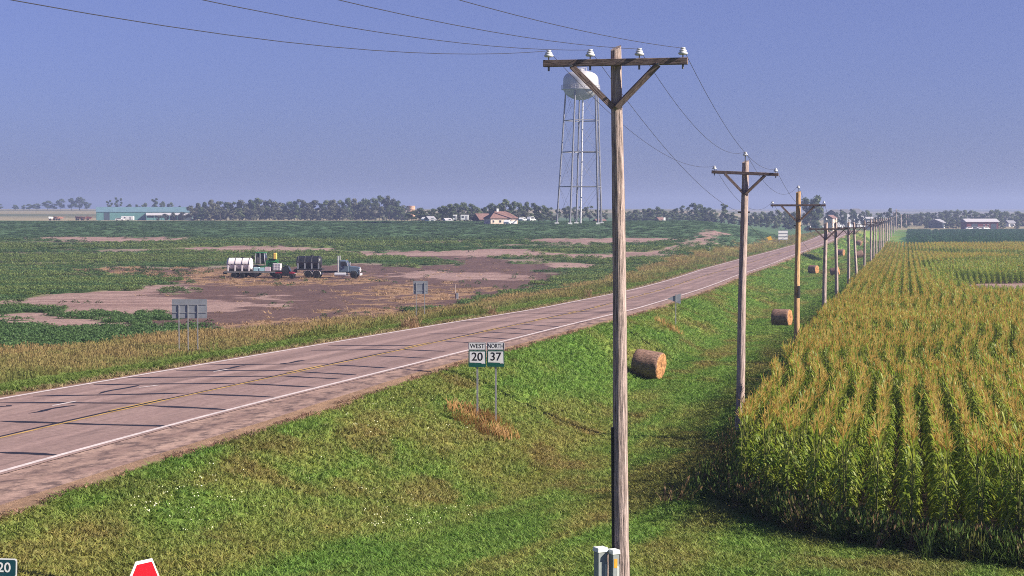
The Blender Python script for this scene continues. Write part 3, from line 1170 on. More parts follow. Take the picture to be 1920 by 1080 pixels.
def pedestal(x0, ytop, w, d, D, label, lab=False, rz=.45):
    top = pt(x0, ytop, D)
    g = gz(top.x, D)
    h = top.z - g
    r = thing('utility_pedestal', (top.x, D, g), label, 'pedestal', rz, 'cable pedestals beside the nearest pole')
    MB().box((0, 0, h / 2 - .05), (w, d, h - .0)).build('body', M['pedestal'], r, bevel=.008)
    MB().box((0, 0, h - .035), (w + .03, d + .03, .075), taper=(.94, .94)).build('cap', M['pedestal_cap_lit_side'], r, bevel=.008)
    MB().box((w / 2 - .03, -d / 2 - .004, h / 2 - .1), (.018, .006, h - .35)).build('door_seam', M['pedestal_cap_lit_side'], r)
    MB().box((w / 2 + .004, 0, h / 2 - .1), (.006, d * .86, h - .3)).build('sunlit_side', M['pedestal_cap_lit_side'], r)  # pale sheet paints the sunlight on the right side
    if lab:
        MB().box((-.01, -d / 2 - .004, h - .22), (.06, .005, .15)).build('warning_label', M['orange_label'], r)
    return r


pedestal(1126, 1026, .17, .17, 29.3, 'grey-green cable pedestal with pale cap, further from the nearest pole')
pedestal(1151, 1030, .12, .16, 29.25, 'grey cable pedestal with orange label, touching the nearest pole', True)
tp = pt(1139, 1037, 29.5)
g = gz(tp.x, 29.5)
o = shaft_mesh((0, 0, -.2), (0, 0, tp.z - g), .045, .042, 3, 8, 10).build('stub_post', M['pole_wood'], None, True)
o.location = (tp.x, 29.5, g)
tag(o, 'short weathered wooden stub post between the two cable pedestals', 'post')

# ------------------------------------------------------------------ signs


def text_mesh(name, s, size, m, parent, loc, rot=(math.pi / 2, 0, 0), bold=.012, xscale=1.0):
    cu = bpy.data.curves.new(name, 'FONT')
    cu.body = s
    cu.size = size
    cu.align_x = 'CENTER'
    cu.align_y = 'CENTER'
    cu.extrude = .0006
    cu.offset = bold * size
    tmp = bpy.data.objects.new('tmp', cu)
    COL.objects.link(tmp)
    dg = bpy.context.evaluated_depsgraph_get()
    me = bpy.data.meshes.new_from_object(tmp.evaluated_get(dg))
    bpy.data.objects.remove(tmp)
    me.materials.clear()
    me.materials.append(m)
    o = bpy.data.objects.new(name, me)
    COL.objects.link(o)
    o.parent = parent
    o.location = loc
    o.rotation_euler = rot
    o.scale = (xscale, 1, 1)
    return o


def rrect(w, h, r, n=5):
    pts = []
    for cx, cz, a0 in ((w / 2 - r, h / 2 - r, 0), (-w / 2 + r, h / 2 - r, 90), (-w / 2 + r, -h / 2 + r, 180), (w / 2 - r, -h / 2 + r, 270)):
        for i in range(n + 1):
            a = math.radians(a0 + 90 * i / n)
            pts.append((cx + r * math.cos(a), cz + r * math.sin(a)))
    return pts


def channel_post(mb, x, z0, z1, y=.0):
    """U-channel steel post"""
    mb.box((x, y, (z0 + z1) / 2), (.06, .012, z1 - z0))
    mb.box((x - .026, y + .018, (z0 + z1) / 2), (.008, .028, z1 - z0))
    mb.box((x + .026, y + .018, (z0 + z1) / 2), (.008, .028, z1 - z0))


def route_sign(xb, yb, yt, word, num, label):
    p = at(xb, yb)
    D = p.y
    H = pt(xb, yt, D).z - p.z            # height of the assembly top
    r = thing('route_marker_sign', p, label, 'road sign', math.radians(-4), 'route marker signs in the ditch')
    mb = MB()
    channel_post(mb, 0, -.3, H - .05, .02)
    mb.build('post', M['post_steel'], r)
    z1 = H - .15
    o = MB().prism(rrect(.61, .27, .03), -.008, .0).build('direction_plate', M['white_sheet'], r)
    o.location = (0, -.005, z1)
    b = MB()
    for (a0, a1, c0, c1) in ((-.29, .29, .115, .127), (-.29, .29, -.127, -.115), (-.29, -.278, -.115, .115), (.278, .29, -.115, .115)):
        b.box(((a0 + a1) / 2, -.0105, (c0 + c1) / 2), (a1 - a0, .004, c1 - c0))
    b.build('border', M['black_ink'], o)
    text_mesh('lettering', word, .215, M['black_ink'], o, (0, -.0095, 0), bold=.012, xscale=.74 if len(word) > 4 else .9)
    z2 = H - .29 - .29
    o = MB().prism(rrect(.61, .58, .035), -.008, .0).build('route_plate', M['green_sheet'], r)
    o.location = (0, -.005, z2)
    # white state outline
    st = [(-.265, .245), (.265, .245), (.27, -.10), (.275, -.19), (.235, -.165), (.17, -.175), (.12, -.145), (-.265, -.135)]
    MB().prism(st[::-1], -.0115, -.0085).build('state_outline', M['white_sheet'], o)
    text_mesh('numerals', num, .40, M['black_ink'], o, (0, -.0135, .055), bold=.012)
    return r


route_sign(895, 788, 641, 'WEST', '20', 'WEST 20 route marker, nearer the road, on its own steel post in the ditch')
route_sign(929.5, 796, 641, 'NORTH', '37', 'NORTH 37 route marker beside the WEST 20 marker, on its own post')


def guide_back(xs, yb, panel, label, rails, name='guide_sign', m='sign_back', rz=0.):
    """sign seen from behind: panel (x0, y0, x1, y1) in the survey picture, posts at xs"""
    mid = sum(xs) / len(xs)
    p = at(mid, yb)
    D = p.y
    a_, b_ = pt(panel[0], panel[1], D), pt(panel[2], panel[3], D)
    w, h = b_.x - a_.x, a_.z - b_.z
    r = thing(name, p, label, 'road sign', rz)
    cx, cz = (a_.x + b_.x) / 2 - p.x, (a_.z + b_.z) / 2 - p.z
    o = MB().prism(rrect(w, h, .04), -.0, .008).build('panel', M[m], r)
    o.location = (cx, .03, cz)
    for x in xs:
        X = pt(x, yb, D).x - p.x
        mb = MB()
        g0 = gz(p.x + X, D) - p.z
        channel_post(mb, X, g0 - .3, cz + h / 2 - .02 - (h * .28 if len(xs) == 3 else .1), -.012)
        mb.build('post', M['post_steel'], r)
    for t in rails:
        MB().box((cx, .016, cz + h * (t - .5)), (w * .98, .02, .035)).build('back_rail', M['post_steel'], r)
    return r


guide_back([336, 353, 371], 667, (322, 561, 388, 597), 'wide grey guide sign seen from behind on three steel posts across the road', [.3, .72])
guide_back([780.5, 796], 604, (775, 527, 802, 551), 'small square grey sign seen from behind on two posts across the road', [.25, .8])
# pennant-shaped sign, seen from behind
p = at(1267, 611)
D = p.y
r = thing('pennant_sign', p, 'pennant-shaped grey sign seen from behind on a thin post beside the road', 'road sign')
a_, b_ = pt(1252, 550, D), pt(1276, 570, D)
w, h = b_.x - a_.x, a_.z - b_.z
zc = (a_.z + b_.z) / 2 - p.z
MB().prism([(-w * .62, -.02), (-w * .62, .02), (w * .38, h / 2), (w * .38, -h / 2)][::-1], 0, .008).build('panel', M['sign_back'], r).location = (0, .03, zc)
mb = MB()
channel_post(mb, 0, -.3, zc + h * .46, -.012)
mb.build('post', M['post_steel'], r)

# distant destination sign facing the camera
p = at(1468, 457)
D = p.y
a_, b_ = pt(1459, 432, D), pt(1477, 450, D)
w, h = b_.x - a_.x, a_.z - b_.z
zc = (a_.z + b_.z) / 2 - p.z
r = thing('destination_sign', p, 'distant white sign with dark horizontal stripes left of the road bend', 'road sign')
MB().prism(rrect(w, h, .06), 0, .01).build('panel', M['sign_back'], r).location = (0, 0, zc)
for k in (-.33, 0, .33):
    MB().prism(rrect(w * .96, h * .2, .03), -.012, -.002).build('white_board', M['white_sheet'], r).location = (0, 0, zc + h * k)
for s in (-.36, .36):
    mb = MB()
    channel_post(mb, w * s, -.3, zc + h / 2, .03)
    mb.build('post', M['post_steel'], r)

# small yellow warning sign tilted in the verge
p = at(1443, 455)
r = thing('warning_sign', p, 'small yellow warning sign tilted in dry grass near the distant striped sign', 'road sign')
s = pt(1448, 450, p.y).x - pt(1439, 450, p.y).x
o = MB().prism([(-s * .6, 0), (0, s * .55), (s * .6, 0), (0, -s * .55)][::-1], -.004, .004).build('panel', M['yellow_sheet'], r)
o.location = (0, -.02, 1.15)
o.rotation_euler = (0, .5, 0)
mb = MB()
channel_post(mb, 0, -.2, 1.2, .02)
mb.build('post', M['post_steel'], r).rotation_euler = (0, .1, 0)


def stake(xb, yb, h, label, m='white_sheet'):
    p = at(xb, yb)
    r = thing('delineator_post', p, label, 'marker post', 0, 'small marker posts by the road')
    MB().box((0, 0, h * .5), (.08, .03, h), taper=(.9, .9)).build('post', M['post_steel'], r)
    MB().box((0, -.02, h * .86), (.10, .012, h * .26)).build('reflector', M[m], r)


stake(1331, 474, 1.2, 'small white marker post in the field edge left of the road')
stake(1513, 480, 1.2, 'small pale marker post on the right shoulder near the hay bales', 'yellow_sheet')
p = at(855, 561)
r = thing('field_post', p, 'thin wooden post with a small dark box at its foot in dry grass', 'post')
shaft_mesh((0, 0, -.2), (-.12, 0, pt(851, 533, p.y).z - p.z), .06, .05, 4, 8, 8).build('post', M['pole_wood'], r, True)
MB().box((.15, -.1, .35), (.25, .2, .7)).build('box', M['sign_back'], r, bevel=.01)

# stop sign at the lower left, seen at a sharp angle
sd = Vector((-3.593, 16.953, CAMZ - 3.866))
g = gz(sd.x, sd.y)
r = thing('stop_sign', (sd.x, sd.y, g), 'red octagonal stop sign with white border, only its top in frame', 'stop sign')
r.rotation_euler = (0, 0, math.pi / 2 - math.radians(12) + 0)
ang = math.radians(6)


def octa(w):
    return [(w / 2 / math.cos(math.pi / 8) * math.cos(math.pi / 8 + k * math.pi / 4), w / 2 / math.cos(math.pi / 8) * math.sin(math.pi / 8 + k * math.pi / 4)) for k in range(8)]


o = MB().prism(octa(.91), -.004, .004).build('border_plate', M['white_sheet'], r)
o.location = (0, 0, sd.z - g)
o.rotation_euler = (0, ang, 0)
o2 = MB().prism(octa(.85), -.0075, -.0045).build('red_face', M['red_sheet'], o)
text_mesh('lettering', 'STOP', .33, M['white_sheet'], o2, (0, -.0085, 0), bold=.01, xscale=.85)
mb = MB()
channel_post(mb, 0, -.3, sd.z - g + .3, .012)
mb.build('post', M['post_steel'], r)

# green road-name sign at the left edge
D = 21.0
a_, b_ = pt(-95, 1046, D), pt(32, 1081, D)
cxx = (a_ + b_) / 2
g = gz(cxx.x, D)
r = thing('road_name_sign', (cxx.x, D, g), 'dark green road sign ending in 20 with white border at the picture edge', 'road sign')
w, h = b_.x - a_.x, a_.z - b_.z
o = MB().prism(rrect(w, h, .03), 0, .006).build('panel', M['white_sheet'], r)
o.location = (0, 0, cxx.z - g)
o.rotation_euler = (0, .03, 0)
o2 = MB().prism(rrect(w - .03, h - .03, .022), -.003, -.0005).build('face', M['teal_sheet'], o)
text_mesh('numerals', '20', .165, M['white_sheet'], o2, (w / 2 - .155, -.005, 0), bold=.012)
mb = MB()
channel_post(mb, -.1, -.3, cxx.z - g + h / 2 - .02, .02)
mb.build('post', M['post_steel'], r)

# ------------------------------------------------------------------ hay bales


def bale_mesh(seed):
    rnd = random.Random(seed)
    n, R, W = 44, .76, 1.5
    prof = [(0, -.75), (.25, -.745), (.5, -.75), (.66, -.745), (.735, -.72), (.765, -.66), (.77, -.4), (.765, -.1), (.772, .2), (.768, .5), (.76, .67), (.73, .725), (.66, .75), (.5, .745), (.25, .755), (0, .75)]
    vs, fs, mi = [], [], []
    for i, (rr, h) in enumerate(prof):
        for k in range(n):
            t = 2 * math.pi * k / n
            sag = 1 - .06 * max(0, -math.sin(t)) ** 2 + .03 * abs(math.cos(t))
            q = rr * sag * (1 + rnd.uniform(-.018, .018))
            hh = h + (rnd.uniform(-.025, .025) if abs(h) > .7 else 0)
            vs.append((hh, q * math.cos(t), q * math.sin(t)))
    mb = MB()
    for i in range(len(prof) - 1):
        for k in range(n):
            end = (i < 4) or (i >= len(prof) - 5)
            mb.f.append((i * n + k, i * n + (k + 1) % n, (i + 1) * n + (k + 1) % n, (i + 1) * n + k))
            mb.m.append(1 if end else 0)
    mb.v = vs
    me = mb.mesh('hay_roll', [M['hay_side'], M['hay_end']], True)
    return me


BALE = [bale_mesh(s) for s in (1, 2, 3)]
# stray straw on the bale skin
fr = MB()
rr_ = random.Random(5)
for _ in range(420):
    t = rr_.uniform(0, 2 * math.pi)
    x = rr_.uniform(-.74, .74)
    R0 = .765
    c0 = Vector((x, R0 * math.cos(t), R0 * math.sin(t)))
    tg = Vector((rr_.uniform(-.5, .5), -math.sin(t), math.cos(t))).normalized()
    nr_ = Vector((0, math.cos(t), math.sin(t)))
    e = c0 + tg * rr_.uniform(.08, .2) + nr_ * rr_.uniform(.0, .07)
    sd_ = Vector((1, 0, 0)) * .008
    fr.add([c0 - sd_, c0 + sd_, e], [(0, 1, 2)])
FRINGE = fr.mesh('straw_fringe', M['hay_end'])
tw = MB()
for k in range(9):
    x = -.62 + k * .155
    ring = [(x + .01 * math.sin(j), .778 * math.cos(2 * math.pi * j / 36), .775 * math.sin(2 * math.pi * j / 36)) for j in range(37)]
    tw.tube(ring, .005, 4)
TWINE = tw.mesh('twine', M['bark'])
BL = [(1213, 711, 52, .32, 'nearest round hay bale, between the first and second utility poles', 1.0),
      (1466, 612, 33, .30, 'round hay bale with orange lit end beside the pale orange pole', .97),
      (1525, 513, 16, .1, 'small hay bale in the ditch just left of the fourth pole', .97),
      (1567, 517, 16, .42, 'dark-sided hay bale half hidden behind the fifth pole', 1.0),
      (1576, 480, 13, .2, 'far hay bale just right of the fifth pole', .95),
      (1612, 484, 14, .75, 'far hay bale close to the eighth pole, broad side to camera', 1.0),
      (1609, 460, 10, .3, 'farthest and smallest hay bale in the ditch', .95)]
for i, (x, y, hpx, rz, lab, s) in enumerate(BL):
    p = at(x, y)
    sc_ = hpx / (FOC / p.y) / 1.5
    sc_ = min(max(sc_, .85), 1.25)
    r = thing('hay_bale', p, lab, 'hay bale', rz - .75, 'round hay bales in the ditch')
    ax_ = Vector((math.cos(rz - .75), math.sin(rz - .75), 0))
    zl, zr = gz(*(p - ax_ * .6)[:2]), gz(*(p + ax_ * .6)[:2])
    sd2 = Vector((-ax_.y, ax_.x, 0)) * .35
    r.location.z = max((zl + zr) / 2, gz(*(p + sd2)[:2]) - .06, gz(*(p - sd2)[:2]) - .06) + .01
    r.rotation_euler = (0, -math.atan2(zr - zl, 1.2), rz - .75)
    b = inst('hay_roll', BALE[i % 3], r, (0, 0, .70 * sc_), (0, 0, 0), (sc_,) * 3)
    tag(inst('straw_fringe', FRINGE, r, (0, 0, .70 * sc_), (0, 0, 0), (sc_,) * 3), kind='stuff')
    if i < 3:
        inst('twine', TWINE, r, (0, 0, .70 * sc_), (0, 0, 0), (sc_,) * 3)

# ------------------------------------------------------------------ water tower
TD = 525.0
ppm = FOC / TD
tb = pt(1088.5, 420, TD)
tg = gz(tb.x, TD)
tw_ = thing('water_tower', (tb.x, TD, tg), 'silver water tower on tall braced legs behind the nearest pole', 'water tower')


def tz(y):
    return pt(1090, y, TD).z - tg


Rt = 33 / ppm
zb = tz(167)
tank = MB().lathe([(0, tz(187.5)), (Rt * .25, tz(187)), (Rt * .5, tz(184.5)), (Rt * .72, tz(180.5)), (Rt * .88, tz(175.5)), (Rt * .97, tz(170.5)), (Rt, zb), (Rt, tz(152)), (Rt * .985, tz(147)),
                   (Rt * .93, tz(142.5)), (Rt * .82, tz(138.6)), (Rt * .62, tz(135.2)), (Rt * .35, tz(133.3)), (0, tz(132.6))], 48).build('tank', M['silver_paint'], tw_, True)
MB().lathe([(0, tz(133.2)), (Rt * .16, tz(133.2)), (Rt * .16, tz(129)), (0, tz(128))], 16).build('roof_vent', M['silver_paint'], tank, True)
mb = MB()
for k in range(14):
    t = 2 * math.pi * k / 14
    mb.cyl((Rt * .34 * math.cos(t), Rt * .34 * math.sin(t), tz(134)), (Rt * .34 * math.cos(t), Rt * .34 * math.sin(t), tz(127.5)), .05, n=5)
ring = [(Rt * .34 * math.cos(2 * math.pi * k / 24), Rt * .34 * math.sin(2 * math.pi * k / 24), tz(127.6)) for k in range(25)]
mb.tube(ring, .05, 5)
mb.build('roof_railing', M['silver_paint'], tank)
Rb = Rt * 1.10
MB().lathe([(Rt * .98, zb - .22), (Rb, zb - .22), (Rb, zb + .05), (Rt * .98, zb + .05)], 48).build('balcony', M['silver_paint'], tw_, True)
mb = MB()
for k in range(30):
    t = 2 * math.pi * k / 30
    mb.cyl((Rb * .985 * math.cos(t), Rb * .985 * math.sin(t), zb + .05), (Rb * .985 * math.cos(t), Rb * .985 * math.sin(t), zb + 1.15), .045, n=5)
for hh in (.6, 1.15):
    mb.tube([(Rb * .985 * math.cos(2 * math.pi * k / 48), Rb * .985 * math.sin(2 * math.pi * k / 48), zb + hh) for k in range(49)], .04, 5)
mb.build('balcony_railing', M['silver_paint'], tw_)
R0, R1 = 45 / ppm, 32 / ppm
zt = zb - .15
PH = [math.radians(170 + 72 * k) for k in range(5)]


def leg_p(k, z):
    t = z / zt
    r_ = lerp(R0, R1, t)
    return Vector((r_ * math.cos(PH[k % 5]) + t * .6, r_ * math.sin(PH[k % 5]), z))


for k in range(5):
    MB().tube([leg_p(k, -.3), leg_p(k, zt)], [.27, .24], 10).build('leg', M['tower_leg'], tw_, True)
    MB().box(tuple(leg_p(k, .1)), (1.3, 1.3, .7)).build('footing', M['trim_white'], tw_)
levels = [0.4, tz(350), tz(285), tz(226), zt - .3]
for k in range(5):
    for li in range(1, 4):
        MB().tube([leg_p(k, levels[li]), leg_p(k + 1, levels[li])], .16, 6).build('strut', M['tower_leg'], tw_)
    for li in range(4):
        MB().tube([leg_p(k, levels[li]), leg_p(k + 1, levels[li + 1])], .035, 4).tube([leg_p(k + 1, levels[li]), leg_p(k, levels[li + 1])], .035, 4).build('tie_rods', M['tower_leg'], tw_)
MB().tube([(0, 0, -.2), (.6, 0, tz(184))], .27, 14).build('riser_pipe', M['tower_white'], tw_, True)
mb = MB()
for s in (-.22, .22):
    mb.tube([leg_p(2, .5) + Vector((.5 + s, -.5, 0)), leg_p(2, zt) + Vector((.5 + s, -.5, 0))], .05, 4)
for i in range(70):
    z = .8 + i * (zt - 1) / 70
    q = leg_p(2, z) + Vector((.5, -.5, 0))
    mb.box(tuple(q), (.44, .04, .05))
mb.build('ladder', M['tower_leg'], tw_)

# ------------------------------------------------------------------ wheels


def wheel(parent, x, y, r_, w, rim='chrome', name='wheel'):
    o = MB().lathe([(r_ * .58, -w / 2), (r_ * .9, -w / 2), (r_, -w * .36), (r_, w * .36), (r_ * .9, w / 2), (r_ * .58, w / 2), (r_ * .58, -w / 2)], 22, axis='y').build(name, M['rubber'], parent, True)
    o.location = (x, y, r_)
    MB().lathe([(0, -w * .30), (r_ * .2, -w * .34), (r_ * .22, -w * .42), (r_ * .34, -w * .42), (r_ * .4, -w * .3), (r_ * .52, -w * .34), (r_ * .59, -w * .46), (r_ * .59, w * .46), (r_ * .3, w * .3), (0, w * .3)], 18, axis='y').build('rim', M[rim], o, True)
    return o


# ------------------------------------------------------------------ tractor truck with drop-deck trailer in the field
tc = at(550, 521)
TRZ = math.radians(-3.0)
kx = tc.y / 262.0                       # metres per design metre at the depth found
tt = Matrix.Rotation(TRZ, 4, 'Z')


def tpos(x, y=0, z=0):
    v = tt @ Vector((x * kx, y * kx, 0))
    X, Y = tc.x + v.x, tc.y + v.y
    return Vector((X, Y, gz(X, Y) + z))


def truck_thing(name, x, y, label, cat, zoff=0., rz=TRZ):
    # everything in the convoy stands on one local plane
    q = tpos(x, y)
    q.z = tc.z + zoff
    r = thing(name, q, label, cat, rz)
    r.scale = (kx,) * 3
    return r


T_ = truck_thing('semi_truck', 7.0, 0, 'slate-blue semi truck cab with long hood and chrome trim, parked in the field', 'truck')
off = 7.0


def px_(x):
    return x - off


# frame
mb = MB()
for s in (-.42, .42):
    mb.box((px_(5.6), s, .92), (8.0, .09, .26))
for x in (2.0, 3.0, 4.6, 6.0):
    mb.box((px_(x), 0, .92), (.12, .84, .2))
mb.build('frame', M['truck_frame'], T_)
# cab
cab = MB().prism([(px_(7.0), .95), (px_(8.45), .95), (px_(8.42), 1.72), (px_(8.12), 2.5), (px_(7.95), 2.62), (px_(7.1), 2.66), (px_(7.0), 2.55)][::-1], -1.0, 1.0).build('cab', M['truck_blue'], T_, bevel=.05)
for s in (-1, 1):
    w = MB().prism([(px_(7.25), 1.78), (px_(8.22), 1.78), (px_(8.0), 2.42), (px_(7.25), 2.42)][::-1], -.008, .008).build('side_window', M['glass'], T_)
    w.location = (0, s * 1.005, 0)
    d = MB().prism([(px_(7.2), 1.0), (px_(8.3), 1.0), (px_(8.3), 1.72), (px_(7.2), 1.72)][::-1], -.012, .012).build('door', M['truck_blue'], T_)
    d.location = (0, s * 1.005, 0)
    MB().box((px_(7.35), s * .03, 1.6), (.16, .03, .04)).build('door_handle', M['chrome'], d)
    m_ = MB().box((px_(8.35), s * 1.22, 2.1), (.1, .12, .5)).box((px_(8.35), s * 1.1, 2.3), (.03, .2, .03)).build('mirror', M['chrome'], T_)
    MB().tube([(px_(6.85), s * .95, .9), (px_(6.85), s * .95, 3.3)], .075, 10).build('exhaust_stack', M['chrome'], T_, True)
    MB().lathe([(0, -.85), (.3, -.85), (.3, .85), (0, .85)], 18, c=(px_(7.2), s * .92, .55), axis='x').build('fuel_tank', M['chrome'], T_, True)
    MB().box((px_(8.35), s * .98, .45), (.55, .3, .06)).box((px_(8.35), s * .98, .75), (.5, .28, .05)).build('step', M['chrome'], T_)
    # front fender
    pf = []
    for i in range(9):
        a_ = math.pi * (i / 8) * .95
        pf.append((px_(9.2) + .66 * math.cos(a_), .55 + .66 * math.sin(a_)))
    inner = [(px_(9.2) + .60 * math.cos(math.pi * (i / 8) * .95), .55 + .60 * math.sin(math.pi * (i / 8) * .95)) for i in range(8, -1, -1)]
    f_ = MB().prism((pf + inner)[::-1], -.2, .2).build('front_fender', M['truck_blue'], T_)
    f_.location = (0, s * .92, 0)
    MB().lathe([(0, -.06), (.12, -.06), (.12, .06), (0, .08)], 12, c=(px_(10.02), s * .72, 1.2), axis='x').build('headlight', M['chrome'], T_, True)
wd = MB().add([(px_(8.435), -.9, 1.76), (px_(8.435), .9, 1.76), (px_(8.135), .9, 2.48), (px_(8.135), -.9, 2.48)], [(0, 1, 2, 3)]).build('windshield', M['glass'], T_)
wd.location = (.02, 0, .01)
hood = MB().prism([(px_(8.44), .95), (px_(9.95), .95), (px_(10.02), 1.55), (px_(9.8), 1.66), (px_(8.44), 1.8)][::-1], -.62, .62).build('hood', M['truck_blue'], T_, bevel=.06)
MB().box((px_(10.04), 0, 1.24), (.06, .86, .62)).build('grille', M['chrome'], T_)
MB().box((px_(10.12), 0, .55), (.16, 2.2, .34)).build('front_bumper', M['chrome'], T_, bevel=.03)
mb = MB()
for y in (-.6, -.3, 0, .3, .6):
    mb.box((px_(8.0), y, 2.69), (.12, .07, .06))
mb.build('roof_marker_lights', M['orange_label'], T_)
for s in (-1, 1):
    wheel(T_, px_(9.2), s * .98, .53, .3)
    for x in (2.38, 3.65):
        wheel(T_, px_(x), s * .90, .53, .56)
        fl = MB()
        pf = [(px_(x) + .64 * math.cos(math.pi * (i / 8)), .56 + .64 * math.sin(math.pi * (i / 8))) for i in range(9)]
        pi_ = [(px_(x) + .61 * math.cos(math.pi * (i / 8)), .56 + .61 * math.sin(math.pi * (i / 8))) for i in range(8, -1, -1)]
        fl.prism((pf + pi_)[::-1], -.3, .3)
        fl.build('drive_fender', M['chrome'], T_).location = (0, s * .9, 0)

TR = truck_thing('drop_deck_trailer', 0, 0, 'black drop-deck trailer behind the blue semi truck, loaded with tanks', 'trailer')
mb = MB()
mb.box((-4.9, 0, .88), (10.6, 2.5, .22))
mb.build('lower_deck', M['truck_frame'], TR)
MB().box((-4.9, 0, 1.005), (10.4, 2.4, .025)).build('deck_planks', M['deck_wood'], TR)
MB().box((2.45, 0, 1.30), (4.1, 2.45, .14)).build('upper_deck', M['truck_frame'], TR)
MB().box((.32, 0, 1.08), (.16, 2.3, .4)).build('gooseneck', M['truck_frame'], TR)
MB().box((-4.9, -1.27, .90), (10.5, .03, .06)).build('side_rail', M['trim_white'], TR)
for x in (-8.72, -7.46):
    for s in (-1, 1):
        wheel(TR, x, s * .98, .43, .5)
MB().box((-10.25, 0, .7), (.08, 2.4, .35)).build('tail_bar', M['truck_frame'], TR)
for s in (-.9, .9):
    MB().box((-10.31, s, .75), (.03, .22, .1)).build('tail_light', M['red_sheet'], TR)
for s in (-.7, .7):
    MB().box((-5.6, s, .4), (.1, .1, .75)).box((-5.6, s, .04), (.28, .28, .05)).build('landing_leg', M['steel_dark'], TR)


def tank_load(x0, x1, zbot, R_, label, m, name, strap, feet):
    r = truck_thing(name, (x0 + x1) / 2, 0, label, 'tank', zbot * kx)
    L_ = x1 - x0
    rim = .12
    prof = [(0, -L_ / 2), (R_ * .6, -L_ / 2 + .03), (R_ * .88, -L_ / 2 + .12), (R_ * .985, -L_ / 2 + .28)]
    k = 7
    for i in range(k):
        xx = -L_ / 2 + .36 + (L_ - .72) * i / (k - 1)
        prof += [(R_, xx - .04), (R_ * 1.0, xx + .04)]
        if i < k - 1:
            prof += [(R_ * .985, xx + (L_ - .72) / (k - 1) * .5)]
    prof += [(R_ * .985, L_ / 2 - .28), (R_ * .88, L_ / 2 - .12), (R_ * .6, L_ / 2 - .03), (0, L_ / 2)]
    MB().lathe(prof, 30, c=(0, 0, R_ + .1), axis='x').build('shell', m, r, True)
    MB().lathe([(0, 0), (.25, 0), (.25, .1), (.2, .13), (0, .14)], 16, c=(L_ * .12, 0, 2 * R_ + .08)).build('fill_lid', M['truck_frame'], r, True)
    for i in range(4):
        xx = -L_ / 2 + .36 + (L_ - .72) * i / 3
        rr = [(xx, (R_ + .02) * math.cos(a_), R_ + .1 + (R_ + .02) * math.sin(a_)) for a_ in [2 * math.pi * j / 30 for j in range(31)]]
        MB().tube(rr, .035, 5).build('hoop', strap, r)
        # cradle leg under each hoop
        MB().prism([(xx - .11, 0), (xx + .11, 0), (xx + .09, R_ * .95), (xx - .09, R_ * .95)][::-1], -R_ - .06, -R_ + .04).build('cradle_leg', feet, r)
        MB().prism([(xx - .11, 0), (xx + .11, 0), (xx + .09, R_ * .95), (xx - .09, R_ * .95)][::-1], R_ - .04, R_ + .06).build('cradle_leg', feet, r)
    MB().box((0, -R_ - .05, R_ + .12), (L_ * .86, .05, .07)).box((0, R_ + .05, R_ + .12), (L_ * .86, .05, .07)).build('waist_band', strap, r)
    MB().box((0, 0, .06), (L_ * .94, R_ * 2 + .1, .10)).build('skid', M['truck_frame'], r)
    return r


tank_load(-9.95, -6.1, 1.02, .93, 'white poly liquid tank with black straps at the rear of the trailer', M['white_poly'], 'liquid_tank', M['truck_frame'], M['white_poly'])
tank_load(.5, 4.3, 1.37, .90, 'black poly liquid tank over the drive wheels of the blue truck', M['black_poly'], 'liquid_tank', M['steel_dark'], M['sign_back'])

# intermediate bulk container
r = truck_thing('tote_container', -2.35, -.2, 'white caged liquid tote on the trailer behind the utility vehicle', 'container', 1.02 * kx)
MB().box((0, 0, .62), (1.1, 1.0, 1.0)).build('bottle', M['white_poly'], r, bevel=.06)
mb = MB()
for i in range(6):
    x = -.57 + i * .228
    mb.box((x, -.53, .62), (.02, .02, 1.05)).box((x, .53, .62), (.02, .02, 1.05))
for z in (.12, .4, .65, .9, 1.14):
    mb.box((0, -.545, z), (1.17, .02, .02)).box((0, .545, z), (1.17, .02, .02)).box((-.59, 0, z), (.02, 1.1, .02)).box((.59, 0, z), (.02, 1.1, .02))
mb.build('cage', M['chrome'], r)
MB().box((0, 0, .05), (1.15, 1.05, .09)).build('pallet', M['truck_frame'], r)
MB().lathe([(0, 0), (.12, 0), (.12, .06), (0, .06)], 12, c=(0, 0, 1.12)).build('cap', M['black_plastic'], r)

for (x, y, sx, sy, sz, m, lab) in [(-5.4, -.5, .8, .9, .55, 'cyan_box', 'pale blue carton on the trailer next to the white tank'),
                                   (-4.55, -.55, .75, .9, .5, 'cyan_box', 'middle pale blue carton on the trailer deck'),
                                   (-3.7, -.5, .8, .9, .62, 'pink_box', 'pinkish white carton on the trailer nearest the tote')]:
    r = truck_thing('carton', x, y, lab, 'box', 1.02 * kx)
    MB().box((0, 0, sz / 2), (sx, sy, sz)).build('body', M[m], r, bevel=.02)
    MB().box((0, 0, sz + .01), (sx * .98, sy * .3, .012)).build('flap', M['trim_white'], r)

